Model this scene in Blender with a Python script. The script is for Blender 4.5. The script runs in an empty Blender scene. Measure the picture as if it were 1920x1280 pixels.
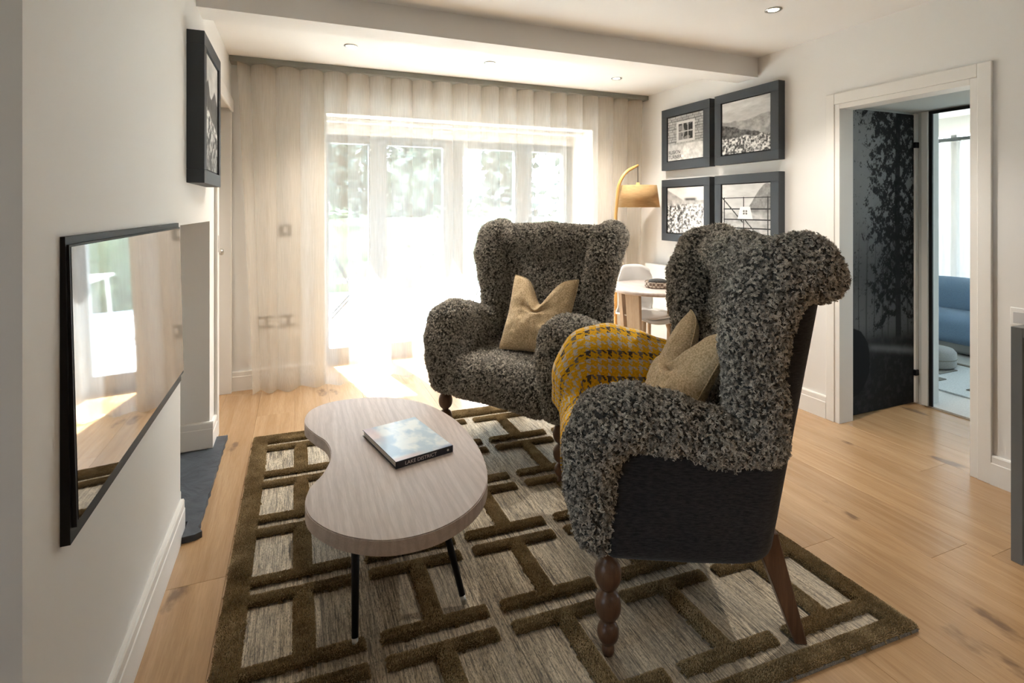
import bpy, bmesh, math, random
import numpy as np
from mathutils import Vector, Matrix
S = bpy.context.scene
COL = S.collection
random.seed(7)
RNG = np.random.default_rng(11)

# ------------------------------------------------------------------ camera
THETA = math.radians(22.301)
EYE = 1.36
cd = bpy.data.cameras.new('camera'); cam = bpy.data.objects.new('camera', cd); COL.objects.link(cam)
cd.sensor_width = 36.0; cd.lens = 985.0 / 1920 * 36.0
cd.shift_y = -(640 - 391) / 1920.0
cd.clip_start = 0.02; cd.clip_end = 300
cam.location = (0, 0, EYE); cam.rotation_euler = (math.pi / 2, 0, -THETA)
S.camera = cam

# ------------------------------------------------------------------ world, sun, exposure
W = bpy.data.worlds.new('sky'); S.world = W; W.use_nodes = True
nt = W.node_tree; nt.nodes.clear()
wo = nt.nodes.new('ShaderNodeOutputWorld'); bg = nt.nodes.new('ShaderNodeBackground')
tc = nt.nodes.new('ShaderNodeTexCoord'); sx = nt.nodes.new('ShaderNodeSeparateXYZ'); cr = nt.nodes.new('ShaderNodeValToRGB')
cr.color_ramp.elements[0].position = 0.0; cr.color_ramp.elements[0].color = (0.80, 0.90, 1.0, 1)
cr.color_ramp.elements[1].position = 0.7; cr.color_ramp.elements[1].color = (0.50, 0.70, 1.0, 1)
nt.links.new(tc.outputs['Generated'], sx.inputs[0]); nt.links.new(sx.outputs['Z'], cr.inputs[0])
nt.links.new(cr.outputs[0], bg.inputs[0]); bg.inputs[1].default_value = 4.1
nt.links.new(bg.outputs[0], wo.inputs[0])
sd = bpy.data.lights.new('sun', 'SUN'); sd.energy = 15.0; sd.angle = math.radians(0.7); sd.color = (1.0, 0.975, 0.95)
so = bpy.data.objects.new('sun', sd); COL.objects.link(so)
so.rotation_euler = Vector((0.21, -0.98, -1.72)).to_track_quat('-Z', 'Y').to_euler()
so.location = (-2, 12, 16)
for nm, loc, dr_, sxx, syy in (('garden_window_portal', (1.43, 5.06, 1.05), (0, -1, 0), 2.5, 2.1), ('added_window_portal', (-3.24, 0.6, 1.6), (1, 0, 0), 1.0, 1.0), ('bedroom_window_portal', (7.04, 3.05, 1.12), (-1, 0, 0), 3.7, 2.2)):
    ld = bpy.data.lights.new(nm, 'AREA'); ld.shape = 'RECTANGLE'; ld.size = sxx; ld.size_y = syy; ld.cycles.is_portal = True
    lo = bpy.data.objects.new(nm, ld); COL.objects.link(lo); lo.location = loc
    lo.rotation_euler = Vector(dr_).to_track_quat('-Z', 'Y').to_euler()
S.view_settings.view_transform = 'Standard'; S.view_settings.look = 'None'
S.view_settings.gamma = 1.0; S.view_settings.use_curve_mapping = False
S.view_settings.exposure = 2.2
S.cycles.use_denoising = True
S.cycles.transparent_max_bounces = 24
S.cycles.sample_clamp_indirect = 8.0

# ------------------------------------------------------------------ helpers
def tag(o, label=None, cat=None, group=None, kind=None):
    if label: o['label'] = label
    if cat: o['category'] = cat
    if group: o['group'] = group
    if kind: o['kind'] = kind
    return o
def struct(o, label=None):
    o['kind'] = 'structure'
    if label: o['label'] = label
    return o
def empty(name, loc=(0, 0, 0), rz=0.0):
    o = bpy.data.objects.new(name, None); COL.objects.link(o); o.location = loc; o.rotation_euler = (0, 0, rz)
    o.empty_display_size = 0.1
    return o
def link(name, me, m=None, parent=None, loc=None, rot=None):
    o = bpy.data.objects.new(name, me); COL.objects.link(o)
    if m is not None and len(me.materials) == 0: me.materials.append(m)
    if parent is not None: o.parent = parent
    if loc is not None: o.location = loc
    if rot is not None: o.rotation_euler = rot
    return o
def pyd(name, v, f, m=None, parent=None, smooth=False, loc=None, rot=None):
    me = bpy.data.meshes.new(name); me.from_pydata([tuple(p) for p in v], [], [tuple(int(i) for i in q) for q in f]); me.update()
    if smooth: me.polygons.foreach_set('use_smooth', [True] * len(me.polygons))
    return link(name, me, m, parent, loc, rot)
def bm_obj(name, bm, m=None, parent=None, smooth=False, loc=None, rot=None):
    bmesh.ops.recalc_face_normals(bm, faces=bm.faces)
    me = bpy.data.meshes.new(name); bm.to_mesh(me); bm.free()
    if smooth: me.polygons.foreach_set('use_smooth', [True] * len(me.polygons))
    return link(name, me, m, parent, loc, rot)
def bx(bm, x0, x1, y0, y1, z0, z1, bev=0.0, seg=2):
    r = bmesh.ops.create_cube(bm, size=1.0)
    vs = r['verts']
    for v in vs:
        v.co = Vector(((x0 + x1) / 2 + v.co.x * (x1 - x0), (y0 + y1) / 2 + v.co.y * (y1 - y0), (z0 + z1) / 2 + v.co.z * (z1 - z0)))
    if bev > 0:
        es = list({e for v in vs for e in v.link_edges})
        bmesh.ops.bevel(bm, geom=es, offset=bev, segments=seg, affect='EDGES', profile=0.5)
def box(name, x0, x1, y0, y1, z0, z1, m=None, parent=None, bev=0.0, seg=2, smooth=False):
    bm = bmesh.new(); bx(bm, x0, x1, y0, y1, z0, z1, bev, seg)
    return bm_obj(name, bm, m, parent, smooth)
def lathe(name, prof, m=None, parent=None, n=24, loc=None, rot=None, smooth=True, cap=True):
    v, f = [], []
    k = len(prof)
    for i in range(n):
        a = 2 * math.pi * i / n
        for r, z in prof: v.append((r * math.cos(a), r * math.sin(a), z))
    for i in range(n):
        j = (i + 1) % n
        for q in range(k - 1): f.append((i * k + q, j * k + q, j * k + q + 1, i * k + q + 1))
    if cap: f.append([i * k for i in range(n)][::-1]); f.append([i * k + k - 1 for i in range(n)])
    return pyd(name, v, f, m, parent, smooth, loc, rot)
def tube(name, pts, rad, m=None, parent=None, n=10, smooth=True):
    pts = [Vector(p) for p in pts]
    rad = rad if isinstance(rad, (list, tuple)) else [rad] * len(pts)
    v, f = [], []
    up = Vector((0, 0, 1)); t0 = (pts[1] - pts[0]).normalized()
    if abs(t0.dot(up)) > 0.95: up = Vector((1, 0, 0))
    a = t0.cross(up).normalized()
    for i, p in enumerate(pts):
        t = (pts[min(i + 1, len(pts) - 1)] - pts[max(i - 1, 0)]).normalized()
        a = (a - t * a.dot(t)).normalized(); b = t.cross(a)
        for k in range(n):
            an = 2 * math.pi * k / n
            v.append(p + (a * math.cos(an) + b * math.sin(an)) * rad[i])
    for i in range(len(pts) - 1):
        for k in range(n):
            k2 = (k + 1) % n
            f.append((i * n + k, i * n + k2, (i + 1) * n + k2, (i + 1) * n + k))
    f.append(list(range(n))[::-1]); f.append([(len(pts) - 1) * n + k for k in range(n)])
    return pyd(name, v, f, m, parent, smooth)
def prism(name, poly, axis, a0, a1, m=None, parent=None, smooth=False):
    # poly in the two remaining axes (order kept), extruded along axis
    v = []
    for a in (a0, a1):
        for p, q in poly: v.append({'x': (a, p, q), 'y': (p, a, q), 'z': (p, q, a)}[axis])
    n = len(poly)
    f = [list(range(n)), list(range(n, 2 * n))[::-1]]
    for i in range(n): f.append((i, (i + 1) % n, n + (i + 1) % n, n + i))
    bm = bmesh.new(); vs = [bm.verts.new(p) for p in v]
    for q in f: bm.faces.new([vs[i] for i in q])
    return bm_obj(name, bm, m, parent, smooth)
def copy_tree(o, parent=None):
    c = o.copy(); COL.objects.link(c); c.parent = parent
    for ch in list(o.children): copy_tree(ch, c)
    return c
def grid_mesh(name, P, col=None, m=None, parent=None, smooth=True, attr='print'):
    nu, nv = P.shape[:2]
    idx = np.arange(nu * nv).reshape(nu, nv)
    f = np.stack([idx[:-1, :-1], idx[1:, :-1], idx[1:, 1:], idx[:-1, 1:]], -1).reshape(-1, 4)
    me = bpy.data.meshes.new(name)
    me.vertices.add(nu * nv); me.vertices.foreach_set('co', P.reshape(-1).astype(np.float32))
    me.loops.add(f.size); me.loops.foreach_set('vertex_index', f.reshape(-1).astype(np.int32))
    me.polygons.add(len(f)); me.polygons.foreach_set('loop_start', np.arange(0, f.size, 4, dtype=np.int32))
    me.update(calc_edges=True); me.validate()
    me.polygons.foreach_set('use_smooth', [smooth] * len(me.polygons))
    if col is not None:
        a = me.color_attributes.new(attr, 'FLOAT_COLOR', 'POINT')
        c = np.ones((nu * nv, 4), np.float32); c[:, :3] = col.reshape(-1, 3)
        a.data.foreach_set('color', c.reshape(-1))
    return link(name, me, m, parent)

# ---- numpy value noise
def vnoise(x, y, seed=0):
    r = np.random.default_rng(seed); T = r.random((256, 256))
    xi = np.floor(x).astype(int); yi = np.floor(y).astype(int); fx = x - xi; fy = y - yi
    fx = fx * fx * (3 - 2 * fx); fy = fy * fy * (3 - 2 * fy)
    g = lambda a, b: T[a % 256, b % 256]
    return (g(xi, yi) * (1 - fx) + g(xi + 1, yi) * fx) * (1 - fy) + (g(xi, yi + 1) * (1 - fx) + g(xi + 1, yi + 1) * fx) * fy
def fbm(x, y, seed=0, o=5):
    s = 0; a = 0.5; t = 0
    for i in range(o):
        s = s + a * vnoise(x * 2 ** i, y * 2 ** i, seed + i); t += a; a *= 0.55
    return s / t
def sm(a, b, x): t = np.clip((x - a) / (b - a), 0, 1); return t * t * (3 - 2 * t)

# ------------------------------------------------------------------ materials
def M(name, col=(0.8, 0.8, 0.8), rough=0.6, metal=0.0, spec=0.5):
    m = bpy.data.materials.new(name); m.use_nodes = True
    b = m.node_tree.nodes['Principled BSDF']
    b.inputs['Base Color'].default_value = (*col, 1); b.inputs['Roughness'].default_value = rough
    b.inputs['Metallic'].default_value = metal; b.inputs['Specular IOR Level'].default_value = spec
    return m
class G:
    def __init__(s, m): s.m = m; s.t = m.node_tree; s.b = s.t.nodes.get('Principled BSDF')
    def n(s, typ, **k):
        x = s.t.nodes.new(typ)
        for a, v in k.items(): setattr(x, a, v)
        return x
    def l(s, a, b): s.t.links.new(a, b)
    def coord(s, out='Object', scale=(1, 1, 1), rnd=False):
        c = s.n('ShaderNodeTexCoord'); mp = s.n('ShaderNodeMapping'); mp.inputs['Scale'].default_value = scale
        s.l(c.outputs[out], mp.inputs['Vector'])
        if rnd:
            oi = s.n('ShaderNodeObjectInfo'); mu = s.n('ShaderNodeMath', operation='MULTIPLY'); mu.inputs[1].default_value = 37.0
            s.l(oi.outputs['Random'], mu.inputs[0])
            cb = s.n('ShaderNodeCombineXYZ')
            for i in range(3): s.l(mu.outputs[0], cb.inputs[i])
            s.l(cb.outputs[0], mp.inputs['Location'])
        return mp.outputs[0]
    def noise(s, vec, scale=5, detail=4, rough=0.55, dist=0.0):
        x = s.n('ShaderNodeTexNoise'); x.inputs['Scale'].default_value = scale; x.inputs['Detail'].default_value = detail
        x.inputs['Roughness'].default_value = rough; x.inputs['Distortion'].default_value = dist
        s.l(vec, x.inputs['Vector']); return x.outputs['Fac']
    def ramp(s, fac, stops):
        r = s.n('ShaderNodeValToRGB'); e = r.color_ramp.elements
        while len(e) < len(stops): e.new(0.5)
        for i, (p, c) in enumerate(stops): e[i].position = p; e[i].color = (*c, 1)
        s.l(fac, r.inputs[0]); return r.outputs[0]
    def mix(s, fac, a, b, mode='MIX'):
        x = s.n('ShaderNodeMix', data_type='RGBA', blend_type=mode)
        for sock, val in ((x.inputs[0], fac), (x.inputs[6], a), (x.inputs[7], b)):
            if hasattr(val, 'links'): s.l(val, sock)
            elif isinstance(val, (int, float)): sock.default_value = val
            else: sock.default_value = (*val, 1)
        return x.outputs[2]
    def bump(s, h, strength=0.3, dist=0.01):
        x = s.n('ShaderNodeBump'); x.inputs['Strength'].default_value = strength; x.inputs['Distance'].default_value = dist
        s.l(h, x.inputs['Height']); s.l(x.outputs[0], s.b.inputs['Normal'])
    def base(s, c): s.l(c, s.b.inputs['Base Color'])

def paint(name, col, rough=0.75, amt=0.03):
    m = M(name, col, rough, spec=0.3); g = G(m); v = g.coord()
    g.base(g.mix(g.noise(v, 1.3, 3), tuple(c * (1 - amt) for c in col), tuple(min(1, c * (1 + amt)) for c in col)))
    g.bump(g.noise(v, 180, 2), 0.06, 0.002); return m
WALL = paint('warm_white_wall_paint', (0.79, 0.77, 0.74))
CEIL = paint('ceiling_paint', (0.84, 0.83, 0.81))
TRIM = paint('satin_trim_paint', (0.80, 0.775, 0.735), 0.4)
GREYW = paint('lobby_paint', (0.62, 0.63, 0.60))

def wood(name, c1, c2, c3, axis='y', scale=1.0, rough=0.45, knots=False, rnd=True):
    m = M(name, c1, rough, spec=0.4); g = G(m)
    st = {'y': (9, 0.55, 9), 'x': (0.55, 9, 9), 'z': (9, 9, 0.55)}[axis]
    v = g.coord('Object', tuple(a * scale for a in st), rnd)
    n1 = g.noise(v, 1.6, 6, 0.6, 1.2)
    col = g.ramp(n1, [(0.25, c2), (0.5, c1), (0.78, c3)])
    fine = g.noise(g.coord('Object', tuple(a * scale * 7 for a in st), rnd), 3.0, 3)
    col = g.mix(g.ramp(fine, [(0.35, (0.0,) * 3), (0.7, (0.32,) * 3)]), col, tuple(c * 0.72 for c in c2))
    if rnd:
        oi = g.n('ShaderNodeObjectInfo')
        tint = g.ramp(oi.outputs['Random'], [(0.0, (0.90, 0.885, 0.87)), (0.5, (1, 1, 1)), (1.0, (1.06, 1.04, 1.0))])
        col = g.mix(1.0, col, tint, 'MULTIPLY')
    if knots:
        vo = g.n('ShaderNodeTexVoronoi', voronoi_dimensions='2D'); vo.inputs['Scale'].default_value = 1.0
        g.l(g.coord('Object', (2.6, 0.9, 1), rnd), vo.inputs['Vector'])
        wob = g.noise(g.coord('Object', (9, 3.5, 1), rnd), 2.2, 4)
        ad = g.n('ShaderNodeMath', operation='MULTIPLY_ADD'); ad.inputs[1].default_value = 0.35
        g.l(wob, ad.inputs[0]); g.l(vo.outputs['Distance'], ad.inputs[2])
        col = g.mix(g.ramp(ad.outputs[0], [(0.20, (0.75,) * 3), (0.27, (0.0,) * 3)]), col, (0.12, 0.07, 0.04))
    g.base(col); g.bump(fine, 0.12, 0.002)
    return m
OAK = wood('oak_floor', (0.455, 0.285, 0.148), (0.36, 0.21, 0.10), (0.545, 0.36, 0.20), 'y', 1.0, 0.27, True)
OAK.node_tree.nodes['Principled BSDF'].inputs['Coat Weight'].default_value = 0.25; OAK.node_tree.nodes['Principled BSDF'].inputs['Coat Roughness'].default_value = 0.2
PALEOAK = wood('limed_oak', (0.59, 0.505, 0.46), (0.48, 0.40, 0.36), (0.67, 0.59, 0.545), 'y', 1.3, 0.38, False, False)
g = G(PALEOAK); wv_ = g.n('ShaderNodeTexWave', wave_type='BANDS', bands_direction='X'); wv_.inputs['Scale'].default_value = 5; wv_.inputs['Distortion'].default_value = 9; wv_.inputs['Detail'].default_value = 3; wv_.inputs['Detail Scale'].default_value = 0.9
g.l(g.coord('Object', (2.2, .55, 1)), wv_.inputs['Vector']); old_ = g.b.inputs['Base Color'].links[0].from_socket
g.base(g.mix(g.ramp(wv_.outputs['Fac'], [(.2, (.26,) * 3), (.5, (0,) * 3)]), old_, (.36, .295, .26)))
LEGOAK = wood('pale_oak_leg', (0.50, 0.37, 0.25), (0.42, 0.30, 0.19), (0.56, 0.43, 0.30), 'z', 1.5, 0.5, False, False)
WALNUT = wood('walnut', (0.13, 0.065, 0.035), (0.07, 0.033, 0.018), (0.20, 0.105, 0.055), 'z', 2.2, 0.35, False, False)
BLACKM = M('black_metal', (0.012, 0.012, 0.014), 0.4, 0.6)
STEEL = M('brushed_steel', (0.55, 0.55, 0.53), 0.35, 1.0)
DARK = M('black_plastic', (0.008, 0.008, 0.009), 0.6, 0, .25)

def fabric(name, c1, c2, stretch=(1, 1, 1), sc=220, bump=0.4, rough=0.95, rnd=False):
    m = M(name, c1, rough, spec=0.15); g = G(m)
    v = g.coord('Object', stretch, rnd); n = g.noise(v, sc, 3, 0.7)
    g.base(g.ramp(n, [(0.32, c2), (0.68, c1)])); g.bump(n, bump, 0.003)
    g.b.inputs['Sheen Weight'].default_value = 0.15
    return m
CHARCOAL = fabric('charcoal_upholstery', (0.040, 0.038, 0.040), (0.012, 0.012, 0.013), (0.18, 0.18, 1.0), 260, 0.5)
TWEED = fabric('tan_tweed', (0.80, 0.63, 0.41), (0.36, 0.245, 0.12), (1, 1, 1), 150, 0.7)

def attr_print(name, rough=0.6, attr='print', bumpsc=0):
    m = M(name, (1, 1, 1), rough, spec=0.3); g = G(m)
    a = g.n('ShaderNodeAttribute', attribute_name=attr); g.base(a.outputs['Color'])
    if bumpsc: g.bump(g.noise(g.coord(), bumpsc, 3), 0.5, 0.002)
    return m
PRINT = attr_print('printed_surface', 0.55)
FRAME = M('slate_blue_black_frame', (0.035, 0.042, 0.05), 0.55)
FLEECE_BASE = fabric('sheepskin_hide', (0.10, 0.095, 0.085), (0.03, 0.03, 0.03), (1, 1, 1), 120, 0.8)
def fleece_mat():
    m = bpy.data.materials.new('curly_sheepskin'); m.use_nodes = True; g = G(m)
    at = g.n('ShaderNodeAttribute', attribute_name='shade'); hi = g.n('ShaderNodeHairInfo')
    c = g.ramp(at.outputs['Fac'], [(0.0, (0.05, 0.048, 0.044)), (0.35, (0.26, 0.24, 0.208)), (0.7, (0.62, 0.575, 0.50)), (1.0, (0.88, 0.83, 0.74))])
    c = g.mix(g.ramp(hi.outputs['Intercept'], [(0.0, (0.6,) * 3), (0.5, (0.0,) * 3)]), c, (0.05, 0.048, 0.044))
    g.base(c); g.b.inputs['Roughness'].default_value = 0.6; g.b.inputs['Specular IOR Level'].default_value = 0.3
    return m
FLEECE = fleece_mat()

def sheer(lo, hi, dif=.5):
    m = bpy.data.materials.new('sheer_linen'); m.use_nodes = True; t = m.node_tree; t.nodes.clear()
    o = t.nodes.new('ShaderNodeOutputMaterial'); tr = t.nodes.new('ShaderNodeBsdfTransparent'); tl = t.nodes.new('ShaderNodeBsdfTranslucent'); df = t.nodes.new('ShaderNodeBsdfDiffuse')
    a = t.nodes.new('ShaderNodeMixShader'); b = t.nodes.new('ShaderNodeMixShader')
    tl.inputs[0].default_value = (0.66, 0.67, 0.68, 1); df.inputs[0].default_value = (0.82, 0.70, 0.57, 1); tr.inputs[0].default_value = (1, 0.99, 0.97, 1)
    a.inputs[0].default_value = dif; t.links.new(tl.outputs[0], a.inputs[1]); t.links.new(df.outputs[0], a.inputs[2])
    c = t.nodes.new('ShaderNodeTexCoord'); mp = t.nodes.new('ShaderNodeMapping'); mp.inputs['Scale'].default_value = (1, 1, 0.04)
    n = t.nodes.new('ShaderNodeTexNoise'); n.inputs['Scale'].default_value = 160
    r = t.nodes.new('ShaderNodeMapRange'); r.inputs[3].default_value = lo; r.inputs[4].default_value = hi
    t.links.new(c.outputs['Object'], mp.inputs[0]); t.links.new(mp.outputs[0], n.inputs['Vector']); t.links.new(n.outputs['Fac'], r.inputs[0])
    t.links.new(r.outputs[0], b.inputs[0]); t.links.new(tr.outputs[0], b.inputs[1]); t.links.new(a.outputs[0], b.inputs[2]); t.links.new(b.outputs[0], o.inputs[0])
    return m
SHEER = sheer(.32, .46)
SHEER2 = sheer(.93, .98, .9)
def glass():
    m = bpy.data.materials.new('window_glass'); m.use_nodes = True; t = m.node_tree; t.nodes.clear()
    o = t.nodes.new('ShaderNodeOutputMaterial'); tr = t.nodes.new('ShaderNodeBsdfTransparent'); gl = t.nodes.new('ShaderNodeBsdfGlossy'); gl.inputs['Roughness'].default_value = 0.02
    tr.inputs[0].default_value = (0.93, 0.96, 0.95, 1)
    a = t.nodes.new('ShaderNodeMixShader'); a.inputs[0].default_value = 0.06
    t.links.new(tr.outputs[0], a.inputs[1]); t.links.new(gl.outputs[0], a.inputs[2]); t.links.new(a.outputs[0], o.inputs[0]); return m
GLASS = glass()
def emis(name, col, s):
    m = bpy.data.materials.new(name); m.use_nodes = True; b = m.node_tree.nodes['Principled BSDF']
    b.inputs['Emission Color'].default_value = (*col, 1); b.inputs['Emission Strength'].default_value = s; return m
LAMPGLOW = emis('downlight_glow', (1, 0.86, 0.66), 14)
WHITEP = M('white_plastic', (0.82, 0.81, 0.79), 0.35)

# ================================================================== STRUCTURE
XL, XR, YW = -0.45, 3.185, 4.42
# ---- floor: slab + planks
fl = box('floor', -3.2, 4.045, -4.2, 4.98, -0.08, -0.012, OAK); struct(fl, 'wide pale oak plank floor')
PW = 0.23
def plank(x0, y0, y1):
    cx = x0 + PW / 2
    key = round(y1 - y0, 3)
    g = 0.00035
    if key not in plank.cache:
        bm = bmesh.new(); bx(bm, -PW / 2 + g, PW / 2 - g, -key / 2 + g, key / 2 - g, -0.012, 0.0, 0.0006, 1)
        o = bm_obj('plank', bm, OAK, fl); plank.cache[key] = o.data
    else: o = link('plank', plank.cache[key], None, fl)
    o.location = (cx, (y0 + y1) / 2, 0)
plank.cache = {}
k0 = 2.288 - PW * 24
offs = [0.0, 1.1, 0.45, 1.55, 0.8, 0.2, 1.3]
for k in range(32):
    x0 = k0 + k * PW
    if x0 < -3.1 or x0 + PW > 4.05: continue
    ys = 1.273 if abs(x0 - 2.288) < .01 else (2.2 if abs(x0 + .242 + PW) < .02 else 0.35 + offs[k % 7] * 1.05)
    y = ys - 2.1 * 3; cuts = []
    while y < 4.9:
        a, b = max(y, -4.1), min(y + 2.1, 4.86)
        if b - a > 0.05 and a > -2.2: plank(x0, a, b)
        y += 2.1
sub = box('floor_rear', -3.2, XR, -4.15, -2.15, -0.012, -0.001, OAK, fl)
# ---- ceiling
struct(box('ceiling', -3.2, XR, 1.43, 2.93, 2.485, 2.60, CEIL), 'white ceiling between the two dropped beams')
struct(box('ceiling_kitchen', -3.2, XR, -4.2, 1.43, 2.39, 2.60, CEIL))
struct(box('ceiling_window_bay', XL - 0.9, XR, 3.05, YW + .1, 2.46, 2.60, CEIL))
struct(box('trim_beam', XL - .05, XR, 2.93, 3.12, 2.338, 2.55, CEIL), 'boxed white ceiling beam crossing the room')
# ---- left wall
wl = empty('wall_left'); struct(wl, 'white chimney wall with niche and door opening')
box('wall_panel', -0.95, XL, 1.192, 2.56, 0, 2.55, WALL, wl)
box('wall_lintel', -0.95, XL, 2.56, 3.36, 1.29, 2.55, WALL, wl)
box('wall_niche_back', -0.95, -0.85, 2.56, 3.36, 0, 1.29, WALL, wl)
box('wall_pier', -0.95, XL, 3.36, 3.60, 0, 2.55, WALL, wl)
box('wall_over_door', -0.55, XL, 3.60, YW, 2.10, 2.55, WALL, wl)
box('wall_behind_door', -1.05, -0.95, 3.3, YW + .2, 0, 2.55, WALL, wl)
wk = empty('wall_kitchen_left'); struct(wk, 'kitchen side wall with an added fill light window')
KY0, KY1, KZ0, KZ1 = 0.1, 1.1, 1.1, 2.1  # opening for the added window that brings in fill light
box('wall_panel', -3.2, -3.1, -4.2, KY0, 0, 2.5, WALL, wk); box('wall_panel', -3.2, -3.1, KY1, 1.4, 0, 2.5, WALL, wk)
box('wall_sill', -3.2, -3.1, KY0, KY1, 0, KZ0, WALL, wk); box('wall_lintel', -3.2, -3.1, KY0, KY1, KZ1, 2.5, WALL, wk)
struct(box('wall_kitchen_return', -3.2, -0.95, 1.192, 1.35, 0, 2.5, WALL), 'white return of the chimney wall at the left edge')
# door in left wall
d3 = empty('door_2'); struct(d3, 'cream door in the recess beside the curtain')
box('door_leaf', -0.575, -0.535, 3.64, 4.36, 0.005, 2.07, TRIM, d3, 0.003)
box('jamb', -0.53, XL + .006, 4.355, 4.40, 0, 2.10, TRIM, d3, 0.002)
box('jamb', -0.53, XL, 3.60, 3.622, 0, 2.10, TRIM, d3, 0.002)
box('architrave', XL, XL + .018, 3.535, 3.605, 0, 2.17, TRIM, d3, 0.004)
box('architrave', XL, XL + .018, 3.535, 4.40, 2.075, 2.17, TRIM, d3, 0.006)
lathe('knob', [(0.001, 0), (0.011, 0.0), (0.011, 0.016), (0.021, 0.026), (0.024, 0.038), (0.018, 0.05), (0.001, 0.053)], STEEL, d3, 16, (-0.535, 4.275, 1.05), (0, math.pi / 2, 0))
box('strike_plate', XL + .018, XL + .0195, 3.555, 3.58, 1.10, 1.20, STEEL, d3)
# ---- window wall
ww = empty('wall_window'); struct(ww, 'white window wall behind the sheer curtains')
YO = 5.0
box('wall_panel', -1.05, 0.22, YW, YO, 0, 2.55, WALL, ww)
box('wall_panel', 2.66, XR + .1, YW, YO, 0, 2.55, WALL, ww)
box('wall_lintel', 0.22, 2.66, YW, YO, 2.12, 2.55, WALL, ww)
# ---- right wall
wr = empty('wall_right'); struct(wr, 'white wall with pictures and doorway')
box('wall_panel', XR, XR + .10, 2.30, YW, 0, 2.55, WALL, wr)
box('wall_panel', XR, XR + .10, -4.2, 1.579, 0, 2.55, WALL, wr)
box('wall_over_door', XR, XR + .10, 1.579, 2.30, 2.0, 2.55, WALL, wr)
# ---- rear kitchen wall
struct(box('wall_rear', -3.2, XR, -4.2, -4.1, 0, 2.5, WALL), 'rear kitchen wall')
# ---- baseboards
def baseboard(name, p0, p1, n, parent=None):
    p0 = Vector((*p0, 0)); p1 = Vector((*p1, 0)); n = Vector((*n, 0))
    prof = [(0, 0), (0.018, 0), (0.018, 0.105), (0.0155, 0.109), (0.0155, 0.138), (0.012, 0.145), (0, 0.145)]
    v = [p + n * a + Vector((0, 0, z)) for p in (p0, p1) for a, z in prof]
    k = len(prof); f = [list(range(k)), list(range(k, 2 * k))[::-1]] + [(i, (i + 1) % k, k + (i + 1) % k, k + i) for i in range(k)]
    bm = bmesh.new(); vs = [bm.verts.new(q) for q in v]
    for q in f: bm.faces.new([vs[i] for i in q])
    o = bm_obj(name, bm, TRIM, parent)
    if parent is None: struct(o)
    return o
struct(baseboard('baseboard_left', (XL, 1.192), (XL, 2.56), (1, 0)), 'white stepped skirting under the wall screen')
baseboard('baseboard_niche', (-0.85, 3.36), (XL + .018, 3.36), (0, -1)).location.z = 0.028
baseboard('baseboard_pier', (XL, 3.36), (XL, 3.535), (1, 0)).location.z = 0.0
baseboard('baseboard_niche_near', (-0.85, 2.56), (XL, 2.56), (0, 1)).location.z = 0.028
baseboard('baseboard_window', (XL, YW), (0.22, YW), (0, -1))
baseboard('baseboard_window_right', (2.66, YW), (XR, YW), (0, -1))
baseboard('baseboard_right', (XR, 2.376), (XR, YW - .018), (-1, 0))
baseboard('baseboard_right_near', (XR, 1.16), (XR, 1.503), (-1, 0))
# ---- door_1 (right doorway): casing
d1 = empty('door_1'); struct(d1, 'cream door casing framing the opening to the lobby')
def casing(y0, y1, z0, z1, name): box(name, XR - .018, XR, y0, y1, z0, z1, TRIM, d1, 0.003)
casing(2.318, 2.374, 0, 2.09, 'casing'); casing(1.499, 1.558, 0, 2.09, 'casing'); casing(1.558, 2.318, 2.022, 2.09, 'casing_head')
box('jamb', XR - .012, XR + .115, 2.285, 2.318, 0, 2.022, TRIM, d1, 0.002)
box('jamb', XR - .012, XR + .115, 1.558, 1.591, 0, 2.022, TRIM, d1, 0.002)
box('jamb_head', XR - .012, XR + .115, 1.591, 2.285, 1.99, 2.022, TRIM, d1, 0.002)

# ---- lobby
lb = empty('wall_lobby'); struct(lb, 'small lobby beyond the doorway')
box('wall_panel', XR + .1, 4.045, 2.36, 2.46, 0, 2.3, GREYW, lb)
box('wall_panel', XR + .1, 4.045, 1.15, 1.25, 0, 2.3, GREYW, lb)
box('wall_panel', 4.045, 4.17, 2.275, 2.46, 0, 2.4, GREYW, lb)
box('wall_panel', 4.045, 4.17, 0.3, 1.45, 0, 2.4, GREYW, lb)
box('wall_lintel', 4.045, 4.17, 1.45, 2.275, 2.03, 2.4, GREYW, lb)
struct(box('ceiling_lobby', XR + .1, 4.045, 1.25, 2.36, 2.035, 2.3, GREYW))
box('threshold_post', 4.02, 4.05, 2.262, 2.30, 0, 2.03, TRIM, lb, 0.002)
box('frame_strip', 4.035, 4.047, 2.24, 2.262, 0, 2.03, DARK, lb)
box('frame_strip_head', 4.035, 4.047, 1.45, 2.24, 2.01, 2.03, DARK, lb)

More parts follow.
